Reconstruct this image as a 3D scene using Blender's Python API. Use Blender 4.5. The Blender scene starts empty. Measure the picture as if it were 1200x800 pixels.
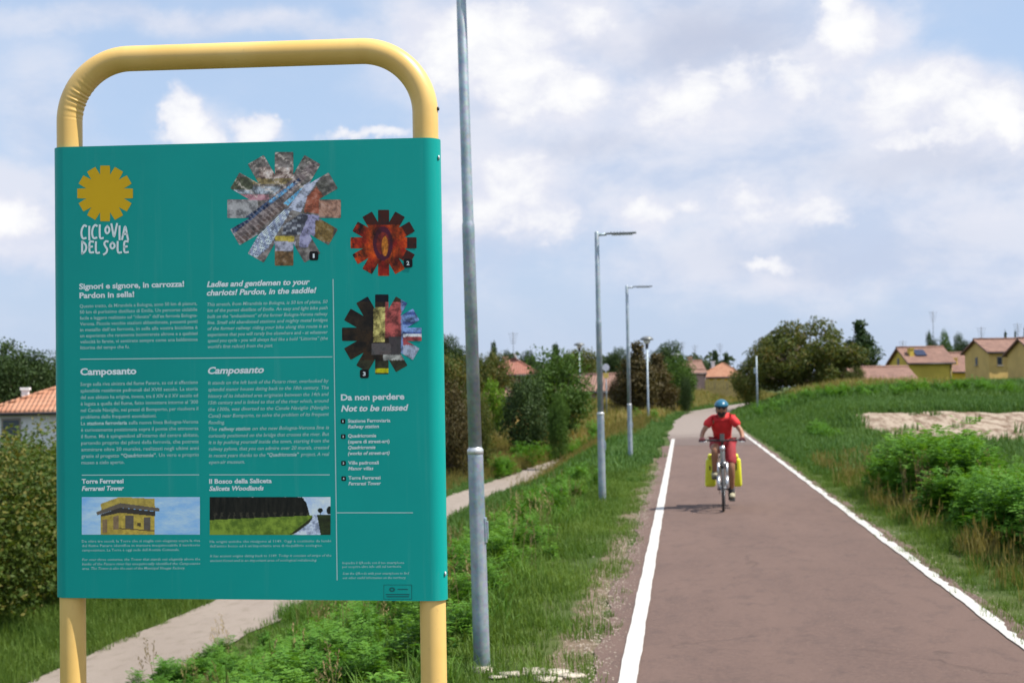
import bpy, bmesh, math, random
import numpy as np
from mathutils import Vector, Matrix, Euler

random.seed(7)
rng = np.random.default_rng(7)
scene = bpy.context.scene
C = scene.collection
R_ = math.radians

# ---------------------------------------------------------------- camera
EYE = 1.85
FPX = 1667.0                                   # focal length in pixels of a 1200 px wide frame
CAM = Vector((0, 0, EYE))
ROT = (Matrix.Rotation(R_(6.81), 3, 'Z') @ Matrix.Rotation(R_(90 + 2.0), 3, 'X') @ Matrix.Rotation(R_(-1.0), 3, 'Z'))
cd = bpy.data.cameras.new('camera')
cd.sensor_width = 36.0
cd.lens = 36.0 * FPX / 1200.0
cd.clip_start = 0.1
cd.clip_end = 6000
cd.dof.use_dof = True
cd.dof.focus_distance = 3.5
cd.dof.aperture_fstop = 9.0
cam = bpy.data.objects.new('camera', cd)
cam.matrix_world = Matrix.Translation(CAM) @ ROT.to_4x4()
C.objects.link(cam)
scene.camera = cam

def ray(px, py):
    return ROT @ Vector(((px - 600) / FPX, (400 - py) / FPX, -1.0))

def at(px, py, Y):
    """world point seen at photo pixel (px, py), at world distance Y along the path"""
    d = ray(px, py)
    return CAM + d * (Y / d.y)

# ---------------------------------------------------------------- light
SUN_EL, SUN_AZ = R_(57), R_(97)                # azimuth clockwise from +Y (path direction)
sd = Vector((math.sin(SUN_AZ) * math.cos(SUN_EL), math.cos(SUN_AZ) * math.cos(SUN_EL), math.sin(SUN_EL)))
sl = bpy.data.lights.new('sun', 'SUN')
sl.energy = 4.9
sl.angle = R_(0.6)
sl.color = (1.0, 0.945, 0.85)
so = bpy.data.objects.new('sun', sl)
so.rotation_euler = (-sd).to_track_quat('-Z', 'Y').to_euler()
C.objects.link(so)

scene.view_settings.view_transform = 'Standard'
scene.view_settings.look = 'None'
scene.view_settings.exposure = 0.45
scene.view_settings.gamma = 1.0
scene.view_settings.use_curve_mapping = False

def lin(c):
    return tuple(((v / 255) / 12.92 if v / 255 <= 0.04045 else ((v / 255 + 0.055) / 1.055) ** 2.4) for v in c)

# ---------------------------------------------------------------- world: blue sky with cumulus in world directions
class NT:
    def __init__(s, tree):
        s.t = tree; s.n = tree.nodes; s.l = tree.links
    def new(s, kind, **kw):
        nd = s.n.new(kind)
        for k, v in kw.items():
            setattr(nd, k, v)
        return nd
    def link(s, a, b):
        s.l.new(a, b)
    def val(s, sock, v):
        if isinstance(v, bpy.types.NodeSocket): s.l.new(v, sock)
        else: sock.default_value = v
    def math(s, op, a, b=None, c=None, clamp=False):
        nd = s.new('ShaderNodeMath', operation=op, use_clamp=clamp)
        s.val(nd.inputs[0], a)
        if b is not None: s.val(nd.inputs[1], b)
        if c is not None: s.val(nd.inputs[2], c)
        return nd.outputs[0]
    def vmath(s, op, a, b=None, out=0):
        nd = s.new('ShaderNodeVectorMath', operation=op)
        s.val(nd.inputs[0], a)
        if b is not None: s.val(nd.inputs[1], b)
        return nd.outputs[out]
    def noise(s, vec, scale, detail=4, rough=0.5, dist=0.0, out='Fac'):
        nd = s.new('ShaderNodeTexNoise')
        if vec is not None: s.val(nd.inputs['Vector'], vec)
        nd.inputs['Scale'].default_value = scale
        nd.inputs['Detail'].default_value = detail
        nd.inputs['Roughness'].default_value = rough
        nd.inputs['Distortion'].default_value = dist
        return nd.outputs[out]
    def smooth(s, v, a, b):
        nd = s.new('ShaderNodeMapRange', interpolation_type='SMOOTHSTEP')
        s.val(nd.inputs[0], v); nd.inputs[1].default_value = a; nd.inputs[2].default_value = b
        return nd.outputs[0]
    def lin(s, v, a, b, c=0.0, d=1.0):
        nd = s.new('ShaderNodeMapRange')
        s.val(nd.inputs[0], v); nd.inputs[1].default_value = a; nd.inputs[2].default_value = b
        nd.inputs[3].default_value = c; nd.inputs[4].default_value = d
        return nd.outputs[0]
    def mix(s, f, a, b, kind='MIX'):
        nd = s.new('ShaderNodeMix', data_type='RGBA', blend_type=kind)
        s.val(nd.inputs[0], f)
        for i, v in ((6, a), (7, b)):
            if isinstance(v, bpy.types.NodeSocket): s.l.new(v, nd.inputs[i])
            else: nd.inputs[i].default_value = (*v[:3], 1)
        return nd.outputs[2]

world = bpy.data.worlds.new('World')
scene.world = world
world.use_nodes = True
W = NT(world.node_tree)
W.n.clear()
SKY_STR = 0.12
def wc(c):
    return tuple(v / (SKY_STR * 1.34) for v in lin(c))      # colours as seen at this exposure
sky = W.new('ShaderNodeTexSky', sky_type='NISHITA')
sky.sun_disc = False
sky.sun_elevation = SUN_EL
sky.sun_rotation = SUN_AZ
sky.air_density = 1.0
sky.dust_density = 0.6
sky.ozone_density = 1.5
tc = W.new('ShaderNodeTexCoord')
sep = W.new('ShaderNodeSeparateXYZ'); W.link(tc.outputs['Generated'], sep.inputs[0])
az = W.math('ARCTAN2', sep.outputs[0], sep.outputs[1])
el = W.math('ARCSINE', sep.outputs[2])
comb = W.new('ShaderNodeCombineXYZ')
W.link(az, comb.inputs[0]); W.link(el, comb.inputs[1])
base = comb.outputs[0]                          # (azimuth, elevation) in radians
def warp(scale, amt, detail=5, off=0.0, rough=0.6):
    v = W.vmath('ADD', base, (off, off * 0.7, 0))
    n = W.noise(v, scale, detail, rough, out='Color')
    n = W.vmath('SUBTRACT', n, (0.5, 0.5, 0.5))
    n = W.vmath('MULTIPLY', n, (amt, amt * 0.8, 0))
    return W.vmath('ADD', base, n)
def dirxy(px, py):
    d = ray(px, py).normalized()
    return math.atan2(d.x, d.y), math.asin(d.z)
def blobs(vec, lst):
    acc = None
    for (px, py, rx, ry, s) in lst:
        a, e = dirxy(px, py)
        v = W.vmath('SUBTRACT', vec, (a, e, 0))
        v = W.vmath('MULTIPLY', v, (FPX / rx, FPX / ry, 0))
        d = W.vmath('LENGTH', v, out=1)
        f = W.math('MULTIPLY', W.smooth(d, 1.35, 0.0), s)
        acc = f if acc is None else W.math('MAXIMUM', acc, f)
    return acc
# general cover (continues the same weather all round)
gen = W.noise(W.vmath('MULTIPLY', base, (1.0, 2.0, 0)), 3.2, 7, 0.55, 0.3)
fine = W.noise(W.vmath('MULTIPLY', base, (1.0, 1.5, 0)), 26, 8, 0.62, 0.2)
mid = W.noise(W.vmath('MULTIPLY', base, (1.0, 1.7, 0)), 9, 7, 0.6, 0.2)
w1 = warp(7, 0.11, 6)
w2 = warp(22, 0.050, 8, 3.1, 0.66)
veil = blobs(w1, [(700, 60, 200, 130, 1), (860, 40, 170, 80, 1), (820, 170, 260, 110, .95), (1060, 170, 200, 90, 1), (600, 220, 150, 110, .9),
                  (1100, 260, 240, 80, .9), (900, 300, 260, 60, .62), (20, 240, 100, 70, .75), (560, 20, 130, 60, .9), (250, 30, 330, 26, .5),
                  (60, 130, 60, 120, .35), (1190, 320, 150, 60, .7)])
veil = W.math('ADD', veil, W.math('MULTIPLY', W.math('SUBTRACT', mid, 0.5), 0.55))
vmask = W.smooth(veil, -0.08, 0.52)
genmask = W.smooth(gen, 0.40, 0.60)
# outside the part of the sky the photograph shows, the general cover takes over
ca, ce = dirxy(600, 330)
vv = W.vmath('MULTIPLY', W.vmath('SUBTRACT', base, (ca, ce, 0)), (1 / 0.52, 1 / 0.42, 0))
outside = W.smooth(W.vmath('LENGTH', vv, out=1), 0.8, 1.35)
vm = W.new('ShaderNodeMix'); W.link(outside, vm.inputs[0]); W.link(vmask, vm.inputs[2]); W.link(genmask, vm.inputs[3])
vmask = vm.outputs[0]
puff = blobs(w2, [(560, 55, 128, 71, 1), (660, 112, 74, 48, .95), (610, 95, 81, 71, .9), (992, 34, 59, 55, 1.05), (985, 8, 35, 37, .95), (790, 118, 128, 57, .72),
                  (860, 100, 81, 48, .66), (940, 100, 81, 52, .66), (1080, 105, 101, 52, .8), (1150, 130, 94, 52, .9), (1075, 158, 81, 23, .85), (1040, 135, 81, 37, .62),
                  (216, 140, 36, 60, .95), (225, 160, 60, 32, .85), (302, 155, 48, 29, .95), (440, 160, 81, 13, .7), (597, 215, 74, 71, .78), (560, 245, 81, 48, .74),
                  (640, 262, 81, 44, .7), (745, 252, 67, 32, .78), (800, 245, 40, 17, .66), (880, 235, 62, 44, .66), (950, 245, 67, 40, .6), (15, 255, 67, 40, .9), (1190, 150, 40, 34, 1),
                  (905, 313, 54, 16, .62), (680, 20, 94, 44, .62), (600, 275, 54, 21, .6)])
puff = W.math('ADD', puff, W.math('MULTIPLY', W.math('SUBTRACT', fine, 0.5), 1.0))
pmask = W.smooth(puff, 0.27, 0.66)
PUFFS2 = [(560, 75, 170, 95, 1), (660, 115, 110, 60, .85), (985, 45, 80, 60, .9), (800, 135, 170, 70, .75), (930, 120, 130, 60, .7), (1090, 130, 160, 75, .9), (1170, 160, 110, 60, .8),
          (225, 160, 70, 40, .7), (302, 165, 55, 25, .6), (600, 235, 120, 75, .85), (745, 258, 80, 36, .7), (890, 250, 130, 48, .7), (10, 265, 90, 50, .8), (905, 318, 60, 20, .5), (690, 30, 130, 50, .6), (1120, 260, 120, 36, .45)]
soft = W.math('ADD', blobs(w1, PUFFS2), W.math('MULTIPLY', W.math('SUBTRACT', mid, 0.5), 0.7))
soft = W.smooth(soft, 0.12, 0.85)
gpuff = W.smooth(W.math('ADD', gen, W.math('MULTIPLY', W.math('SUBTRACT', fine, 0.5), 0.25)), 0.56, 0.74)
pm = W.new('ShaderNodeMix'); W.link(outside, pm.inputs[0]); W.link(pmask, pm.inputs[2]); W.link(gpuff, pm.inputs[3])
pmask = pm.outputs[0]
grey = blobs(w1, [(830, 45, 130, 46, 1), (720, 40, 90, 36, .6), (1090, 200, 130, 30, .6), (690, 180, 90, 26, .5), (560, 140, 60, 20, .4), (960, 300, 200, 30, .3)])
skyc = W.mix(0.75, sky.outputs[0], wc((188, 210, 241)))
lowmask = W.smooth(el, 0.20, 0.0)
skyc = W.mix(W.math('MULTIPLY', lowmask, 0.75), skyc, wc((190, 205, 231)))
veilc = W.mix(W.smooth(mid, 0.36, 0.60), wc((199, 212, 236)), wc((226, 230, 243)))
veilc = W.mix(W.math('MULTIPLY', grey, 0.8), veilc, wc((192, 199, 220)))
col = W.mix(W.math('MULTIPLY', vmask, 0.93), skyc, veilc)
sm2 = W.math('MULTIPLY', soft, W.math('SUBTRACT', 1.0, outside))
col = W.mix(W.math('MULTIPLY', sm2, 0.8), col, W.mix(W.smooth(fine, .35, .65), wc((226, 229, 243)), wc((240, 240, 248))))
puffc = W.mix(W.smooth(W.math('ADD', puff, W.math('MULTIPLY', fine, 0.5)), 0.6, 1.25), wc((230, 232, 244)), wc((255, 255, 255)))
col = W.mix(W.math('MULTIPLY', pmask, 0.93), col, puffc)
bg = W.new('ShaderNodeBackground')
bg.inputs[1].default_value = SKY_STR
W.link(col, bg.inputs[0])
wo = W.new('ShaderNodeOutputWorld')
W.link(bg.outputs[0], wo.inputs[0])

# ---------------------------------------------------------------- helpers
def tag(o, label=None, cat=None, group=None, kind=None):
    if label: o['label'] = label
    if cat: o['category'] = cat
    if group: o['group'] = group
    if kind: o['kind'] = kind
    return o

def mkobj(name, me, parent=None, mat=None):
    o = bpy.data.objects.new(name, me)
    C.objects.link(o)
    if parent is not None: o.parent = parent
    if mat is not None and me is not None and len(me.materials) == 0: me.materials.append(mat)
    return o

def empty(name, loc=(0, 0, 0), rz=0.0, label=None, cat=None, group=None):
    o = bpy.data.objects.new(name, None)
    o.empty_display_size = 0.2
    o.location = loc; o.rotation_euler = (0, 0, rz)
    C.objects.link(o)
    return tag(o, label, cat, group)

def pymesh(name, v, f, smooth=False, mat=None):
    me = bpy.data.meshes.new(name)
    me.from_pydata([tuple(p) for p in v], [], f)
    if smooth: me.shade_smooth()
    me.update()
    if mat: me.materials.append(mat)
    return me

def npmesh(name, V, F, mat=None, smooth=False):
    """V (n,3); F (m,k) all faces with k corners"""
    me = bpy.data.meshes.new(name)
    V = np.asarray(V, dtype=np.float32); F = np.asarray(F, dtype=np.int32)
    m, k = F.shape
    me.vertices.add(len(V)); me.vertices.foreach_set('co', V.ravel())
    me.loops.add(m * k); me.loops.foreach_set('vertex_index', F.ravel())
    me.polygons.add(m)
    me.polygons.foreach_set('loop_start', np.arange(0, m * k, k, dtype=np.int32))
    me.update(calc_edges=True)
    me.validate()
    if smooth: me.shade_smooth()
    if mat: me.materials.append(mat)
    return me

class G:
    """collects shapes into one mesh"""
    def __init__(s): s.v = []; s.f = []; s.sm = []
    def add(s, v, f, smooth=False):
        b = len(s.v); s.v += [tuple(p) for p in v]; s.f += [tuple(i + b for i in q) for q in f]; s.sm += [smooth] * len(f)
    def box(s, c, d, M=None, bev=0.0):
        x, y, z = d[0] / 2, d[1] / 2, d[2] / 2
        if bev <= 0:
            v = [Vector((a * x, b * y, e * z)) for a in (-1, 1) for b in (-1, 1) for e in (-1, 1)]
            f = [(0, 1, 3, 2), (4, 6, 7, 5), (0, 4, 5, 1), (2, 3, 7, 6), (0, 2, 6, 4), (1, 5, 7, 3)]
        else:
            bm = bmesh.new(); bmesh.ops.create_cube(bm, size=1)
            for q in bm.verts: q.co = Vector((q.co.x * d[0], q.co.y * d[1], q.co.z * d[2]))
            bmesh.ops.bevel(bm, geom=bm.edges[:], offset=bev, segments=2, affect='EDGES', profile=0.5)
            bm.verts.index_update()
            v = [q.co.copy() for q in bm.verts]; f = [tuple(q.index for q in p.verts) for p in bm.faces]; bm.free()
        if M is not None: v = [M @ p for p in v]
        v = [p + Vector(c) for p in v]
        s.add(v, f)
    def tube(s, pts, r, n=12, cap=True, smooth=True, closed=False):
        pts = [Vector(p) for p in pts]
        rs = r if hasattr(r, '__len__') else [r] * len(pts)
        up = None; rings = []
        N = len(pts)
        for i, p in enumerate(pts):
            if closed: t = pts[(i + 1) % N] - pts[i - 1]
            else: t = pts[min(i + 1, N - 1)] - pts[max(i - 1, 0)]
            if t.length < 1e-9: t = Vector((0, 0, 1))
            t.normalize()
            if up is None:
                up = Vector((0, 0, 1)) if abs(t.z) < 0.9 else Vector((1, 0, 0))
            a = t.cross(up)
            if a.length < 1e-6: a = t.orthogonal()
            a.normalize()
            b = a.cross(t); up = b
            rings.append([p + (a * math.cos(q * 2 * math.pi / n) + b * math.sin(q * 2 * math.pi / n)) * rs[i] for q in range(n)])
        v = [q for rg in rings for q in rg]; f = []
        K = N if closed else N - 1
        for i in range(K):
            j = (i + 1) % N
            for q in range(n):
                f.append((i * n + q, i * n + (q + 1) % n, j * n + (q + 1) % n, j * n + q))
        if cap and not closed:
            f.append(tuple(range(n))[::-1]); f.append(tuple((N - 1) * n + q for q in range(n)))
        s.add(v, f, smooth)
    def lathe(s, prof, n=20, c=(0, 0, 0), M=None, smooth=True):
        """prof: (radius, z) list"""
        v = []; f = []
        for (r, z) in prof:
            for q in range(n):
                a = q * 2 * math.pi / n
                p = Vector((r * math.cos(a), r * math.sin(a), z))
                if M is not None: p = M @ p
                v.append(p + Vector(c))
        for i in range(len(prof) - 1):
            for q in range(n):
                f.append((i * n + q, i * n + (q + 1) % n, (i + 1) * n + (q + 1) % n, (i + 1) * n + q))
        f.append(tuple(range(n))[::-1]); f.append(tuple((len(prof) - 1) * n + q for q in range(n)))
        s.add(v, f, smooth)
    def ball(s, c, r, n=12, m=8, M=None):
        v = []; f = []
        r = r if hasattr(r, '__len__') else (r, r, r)
        for i in range(m + 1):
            th = math.pi * i / m
            for q in range(n):
                a = q * 2 * math.pi / n
                p = Vector((r[0] * math.sin(th) * math.cos(a), r[1] * math.sin(th) * math.sin(a), r[2] * math.cos(th)))
                if M is not None: p = M @ p
                v.append(p + Vector(c))
        for i in range(m):
            for q in range(n):
                f.append((i * n + q, (i + 1) * n + q, (i + 1) * n + (q + 1) % n, i * n + (q + 1) % n))
        s.add(v, f, True)
    def mesh(s, name, mat=None):
        me = bpy.data.meshes.new(name)
        me.from_pydata(s.v, [], s.f)
        me.polygons.foreach_set('use_smooth', s.sm)
        me.update()
        if mat: me.materials.append(mat)
        return me
    def build(s, name, mat=None, parent=None):
        return mkobj(name, s.mesh(name, mat), parent)

# ---------------------------------------------------------------- materials
MATS = {}
def newmat(name):
    m = bpy.data.materials.new(name); m.use_nodes = True
    t = NT(m.node_tree); t.n.clear()
    p = t.new('ShaderNodeBsdfPrincipled'); o = t.new('ShaderNodeOutputMaterial')
    t.link(p.outputs[0], o.inputs[0])
    MATS[name] = m
    return m, t, p, o

def simple(name, col, rough=0.5, metal=0.0, var=0.12, nscale=30, bump=0.0, bscale=80, spec=0.5, coat=0.0, col2=None):
    m, t, p, o = newmat(name)
    g = t.new('ShaderNodeTexCoord').outputs['Object']
    n = t.noise(g, nscale, 6, 0.6)
    c2 = col2 or tuple(v * (1 - var) for v in col)
    c = t.mix(t.smooth(n, 0.35, 0.65), c2, tuple(min(1, v * (1 + var)) for v in col))
    t.link(c, p.inputs['Base Color'])
    p.inputs['Roughness'].default_value = rough
    p.inputs['Metallic'].default_value = metal
    p.inputs['Specular IOR Level'].default_value = spec
    if coat: p.inputs['Coat Weight'].default_value = coat; p.inputs['Coat Roughness'].default_value = 0.15
    if bump:
        b = t.new('ShaderNodeBump'); b.inputs['Strength'].default_value = bump; b.inputs['Distance'].default_value = 0.01
        t.link(t.noise(g, bscale, 5, 0.6), b.inputs['Height']); t.link(b.outputs[0], p.inputs['Normal'])
    return m

def foliage(name, col, col2, rough=0.55, trans=0.35, patch=0.6, col3=None):
    """leaf / blade material: variation per leaf, per plant and in broad natural patches"""
    m, t, p, o = newmat(name)
    geo = t.new('ShaderNodeNewGeometry')
    oi = t.new('ShaderNodeObjectInfo')
    n = t.noise(geo.outputs['Position'], patch, 4, 0.6)
    f = t.math('ADD', t.math('MULTIPLY', geo.outputs['Random Per Island'], 0.5), t.math('MULTIPLY', oi.outputs['Random'], 0.3))
    f = t.math('ADD', f, t.math('MULTIPLY', t.math('SUBTRACT', n, 0.5), 1.6), clamp=True)
    c = t.mix(f, col, col2)
    if col3:
        c = t.mix(t.smooth(t.math('ADD', t.math('MULTIPLY', geo.outputs['Random Per Island'], 0.5), t.noise(geo.outputs['Position'], patch * 1.7, 4)), 0.82, 1.02), c, col3)
    t.link(c, p.inputs['Base Color'])
    p.inputs['Roughness'].default_value = rough
    p.inputs['Specular IOR Level'].default_value = 0.16
    tr = t.new('ShaderNodeBsdfTranslucent')
    t.link(t.mix(1.0, c, (1.25, 1.15, 0.45), 'MULTIPLY'), tr.inputs[0])
    ms = t.new('ShaderNodeMixShader'); ms.inputs[0].default_value = trans
    t.link(p.outputs[0], ms.inputs[1]); t.link(tr.outputs[0], ms.inputs[2]); t.link(ms.outputs[0], o.inputs[0])
    return m

M_leaf_dark = foliage('leaf_dark_green', (.030, .058, .020), (.065, .105, .032), trans=.25)
M_leaf_mid = foliage('leaf_mid_green', (.045, .095, .018), (.090, .165, .030), trans=.3)
M_leaf_olive = foliage('leaf_olive', (.062, .088, .020), (.105, .128, .030), trans=.3, patch=.35, col3=(.15, .125, .035))
M_leaf_brown = foliage('leaf_brown_green', (.060, .055, .022), (.12, .085, .035), trans=.25)
M_leaf_hedge = foliage('leaf_hedge', (.045, .082, .015), (.100, .145, .025), trans=.35, patch=.55, col3=(.16, .15, .035))
M_leaf_lime = foliage('leaf_lime', (.10, .20, .02), (.20, .33, .04), trans=.4)
M_grass = foliage('grass_green', (.072, .145, .024), (.175, .265, .056), trans=.35, patch=.5)
M_grass_lush = foliage('grass_lush', (.060, .150, .022), (.140, .240, .040), trans=.35, patch=.7)
M_grass_far = foliage('grass_far', (.050, .125, .026), (.115, .205, .050), trans=.3, patch=.12)
M_grass_dry = foliage('grass_dry', (.20, .18, .055), (.38, .29, .11), trans=.3, patch=.25, col3=(.12, .15, .03))
M_weed = foliage('weed_leaf', (.065, .180, .020), (.150, .300, .040), trans=.35, patch=.8)
M_weed_tall = foliage('tall_weed_leaf', (.060, .175, .018), (.150, .310, .040), trans=.35, patch=.6)
M_stalk = foliage('dry_stalk', (.20, .16, .07), (.34, .26, .13), trans=.2)
M_bark = simple('bark', (.11, .085, .06), .9, var=.4, nscale=12, bump=.5, bscale=30)

def ground_mat():
    m, t, p, o = newmat('ground_soil_and_turf')
    geo = t.new('ShaderNodeNewGeometry'); P = geo.outputs['Position']
    a = t.new('ShaderNodeAttribute', attribute_name='sand')
    n1 = t.noise(P, .35, 6, .6); n2 = t.noise(P, 3.5, 6, .65); n3 = t.noise(P, 28, 5, .6)
    c = t.mix(t.smooth(n1, .4, .62), (.055, .085, .022), (.085, .105, .032))
    c = t.mix(t.smooth(n2, .58, .75), c, (.13, .115, .055))
    sp = t.new('ShaderNodeSeparateXYZ'); t.link(P, sp.inputs[0])
    ad = t.new('ShaderNodeAttribute', attribute_name='dry')
    c = t.mix(t.math('MULTIPLY', ad.outputs['Fac'], .8), c, (.20, .17, .075))
    av = t.new('ShaderNodeAttribute', attribute_name='verge')
    c = t.mix(t.smooth(t.math('ADD', av.outputs['Fac'], t.math('MULTIPLY', t.math('SUBTRACT', n2, .5), 1.1)), .35, .7), c, t.mix(t.smooth(n3, .35, .65), (.14, .10, .07), (.22, .17, .12)))
    st = t.new('ShaderNodeCombineXYZ')
    t.link(t.math('MULTIPLY', sp.outputs[0], 1.6), st.inputs[0]); t.link(t.math('MULTIPLY', sp.outputs[2], 2.5), st.inputs[2]); t.link(t.math('MULTIPLY', sp.outputs[1], .3), st.inputs[1])
    ns = t.noise(st.outputs[0], 1.9, 8, .72)
    sandc = t.mix(t.smooth(ns, .40, .58), (.17, .115, .078), (.38, .31, .24))
    sm = t.smooth(t.math('ADD', a.outputs['Fac'], t.math('MULTIPLY', t.math('SUBTRACT', n2, .5), .6)), .42, .58)
    c = t.mix(sm, c, sandc)
    t.link(c, p.inputs['Base Color']); p.inputs['Roughness'].default_value = .95; p.inputs['Specular IOR Level'].default_value = .15
    b = t.new('ShaderNodeBump'); b.inputs['Strength'].default_value = .8; b.inputs['Distance'].default_value = .05
    t.link(t.math('ADD', n2, t.math('MULTIPLY', n3, .4)), b.inputs['Height']); t.link(b.outputs[0], p.inputs['Normal'])
    return m
M_ground = ground_mat()

def path_mat(name, ca, cb, cdark, crack=True):
    m, t, p, o = newmat(name)
    geo = t.new('ShaderNodeNewGeometry'); P = geo.outputs['Position']
    big = t.noise(t.vmath('MULTIPLY', P, (1.3, .35, 1)), .9, 5, .6)
    med = t.noise(t.vmath('MULTIPLY', P, (1, .5, 1)), 5, 5, .6)
    fin = t.noise(P, 160, 3, .7)
    grit = t.noise(P, 520, 2, .7)
    c = t.mix(t.smooth(big, .35, .65), ca, cb)
    c = t.mix(t.math('MULTIPLY', t.smooth(med, .48, .70), .55), c, cdark)
    f3 = t.noise(P, 34, 4, .75)
    c = t.mix(t.math('MULTIPLY', t.smooth(f3, .42, .62), .45), c, tuple(v * 1.3 for v in ca))
    c = t.mix(t.math('MULTIPLY', t.smooth(fin, .5, .7), .5), c, tuple(v * 1.45 for v in ca))
    c = t.mix(t.math('MULTIPLY', t.smooth(grit, .55, .75), .5), c, tuple(v * .45 for v in ca))
    h = t.math('ADD', fin, grit)
    if crack:
        vo = t.new('ShaderNodeTexVoronoi', feature='DISTANCE_TO_EDGE')
        wv = t.vmath('ADD', P, t.vmath('MULTIPLY', t.noise(P, 2.5, 5, .6, out='Color'), (.7, .7, 0)))
        t.link(t.vmath('MULTIPLY', wv, (.45, .55, 1)), vo.inputs['Vector']); vo.inputs['Scale'].default_value = .85
        ck = t.math('SUBTRACT', 1.0, t.smooth(vo.outputs['Distance'], .002, .012))
        gate = t.smooth(t.noise(P, .9, 4), .52, .60)
        ck = t.math('MULTIPLY', ck, gate)
        c = t.mix(t.math('MULTIPLY', ck, .30), c, tuple(v * .35 for v in ca))
        h = t.math('SUBTRACT', h, ck)
    t.link(c, p.inputs['Base Color']); p.inputs['Roughness'].default_value = .88; p.inputs['Specular IOR Level'].default_value = .3
    b = t.new('ShaderNodeBump'); b.inputs['Strength'].default_value = .6; b.inputs['Distance'].default_value = .006
    t.link(h, b.inputs['Height']); t.link(b.outputs[0], p.inputs['Normal'])
    return m
M_asphalt = path_mat('asphalt_reddish', (.140, .091, .074), (.115, .075, .062), (.078, .054, .047))
M_pale = path_mat('pale_paving', (.24, .195, .165), (.20, .165, .145), (.16, .13, .115), False)
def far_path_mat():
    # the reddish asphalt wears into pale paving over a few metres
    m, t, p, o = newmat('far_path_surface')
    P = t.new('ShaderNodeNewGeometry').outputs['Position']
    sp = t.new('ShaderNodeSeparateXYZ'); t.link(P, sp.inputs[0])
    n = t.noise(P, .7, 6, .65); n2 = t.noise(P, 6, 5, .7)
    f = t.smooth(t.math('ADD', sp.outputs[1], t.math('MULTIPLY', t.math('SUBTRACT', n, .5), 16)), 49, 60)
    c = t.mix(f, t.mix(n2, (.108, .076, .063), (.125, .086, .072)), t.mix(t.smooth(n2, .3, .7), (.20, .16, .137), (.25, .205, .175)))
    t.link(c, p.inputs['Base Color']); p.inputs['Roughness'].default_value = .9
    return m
M_farpath = far_path_mat()
M_gravel = path_mat('gravel_track', (.235, .195, .165), (.275, .23, .195), (.15, .125, .09), False)

def line_mat():
    m, t, p, o = newmat('white_road_paint')
    geo = t.new('ShaderNodeNewGeometry'); P = geo.outputs['Position']
    a = t.noise(P, 30, 6, .7); b2 = t.noise(P, 4, 4, .6); g = t.noise(P, 220, 2, .7)
    f = t.smooth(t.math('ADD', a, t.math('MULTIPLY', b2, .7)), .98, 1.1)
    c = t.mix(t.math('MULTIPLY', f, .6), (.50, .485, .455), (.22, .18, .15))
    c = t.mix(t.math('MULTIPLY', t.smooth(g, .58, .7), .35), c, (.2, .17, .15))
    t.link(c, p.inputs['Base Color']); p.inputs['Roughness'].default_value = .75
    return m
M_line = line_mat()

def galv_mat():
    m, t, p, o = newmat('galvanised_steel')
    g = t.new('ShaderNodeTexCoord').outputs['Object']
    vo = t.new('ShaderNodeTexVoronoi'); vo.inputs['Scale'].default_value = 45; t.link(g, vo.inputs['Vector'])
    n = t.noise(g, 6, 6, .6)
    c = t.mix(t.smooth(n, .35, .65), (.25, .31, .36), (.37, .43, .48))
    c = t.mix(.18, c, vo.outputs['Color'], 'SOFT_LIGHT')
    stv = t.vmath('MULTIPLY', g, (22, 22, .9))
    c = t.mix(t.math('MULTIPLY', t.smooth(t.noise(stv, 1.0, 5, .6), .56, .72), .35), c, (.58, .59, .58))
    t.link(c, p.inputs['Base Color']); p.inputs['Metallic'].default_value = .45; p.inputs['Roughness'].default_value = .5
    return m
M_galv = galv_mat()

def roof_mat(name, a, b2):
    m, t, p, o = newmat(name)
    g = t.new('ShaderNodeTexCoord').outputs['Object']
    wv = t.new('ShaderNodeTexWave', bands_direction='X'); wv.inputs['Scale'].default_value = 1.6; wv.inputs['Distortion'].default_value = .6
    t.link(g, wv.inputs['Vector'])
    wy = t.new('ShaderNodeTexWave', bands_direction='Z'); wy.inputs['Scale'].default_value = 1.8; wy.inputs['Distortion'].default_value = .8
    t.link(g, wy.inputs['Vector'])
    n = t.noise(g, 1.2, 6, .7); n2 = t.noise(g, 6, 4, .7)
    c = t.mix(t.smooth(n, .35, .65), a, b2)
    c = t.mix(t.math('MULTIPLY', t.smooth(n2, .5, .7), .4), c, tuple(v * .5 for v in a))
    c = t.mix(t.math('MULTIPLY', wv.outputs['Fac'], .25), c, tuple(v * .55 for v in a))
    t.link(c, p.inputs['Base Color']); p.inputs['Roughness'].default_value = .9
    b = t.new('ShaderNodeBump'); b.inputs['Strength'].default_value = 1; b.inputs['Distance'].default_value = .06
    t.link(t.math('ADD', wv.outputs['Fac'], wy.outputs['Fac']), b.inputs['Height']); t.link(b.outputs[0], p.inputs['Normal'])
    return m
M_roof_pink = roof_mat('roof_tiles_weathered', (.23, .13, .10), (.33, .19, .145))
M_roof_orange = roof_mat('roof_tiles_orange', (.42, .19, .11), (.50, .26, .16))
M_roof_red = roof_mat('roof_tiles_red', (.34, .13, .09), (.40, .18, .13))
M_wall_yellow = simple('plaster_ochre_yellow', (.64, .48, .08), .9, var=.08, nscale=.8)
M_wall_yellow2 = simple('plaster_yellow', (.66, .45, .15), .9, var=.08, nscale=.8)
M_wall_white = simple('plaster_white', (.80, .80, .80), .9, var=.05, nscale=.8)
M_wall_salmon = simple('plaster_salmon', (.42, .27, .19), .9, var=.08, nscale=.8)
M_wall_pink = simple('plaster_pink', (.40, .28, .25), .9, var=.08, nscale=.8)
M_glass = simple('window_glass', (.05, .07, .09), .12, var=.2)
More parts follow.
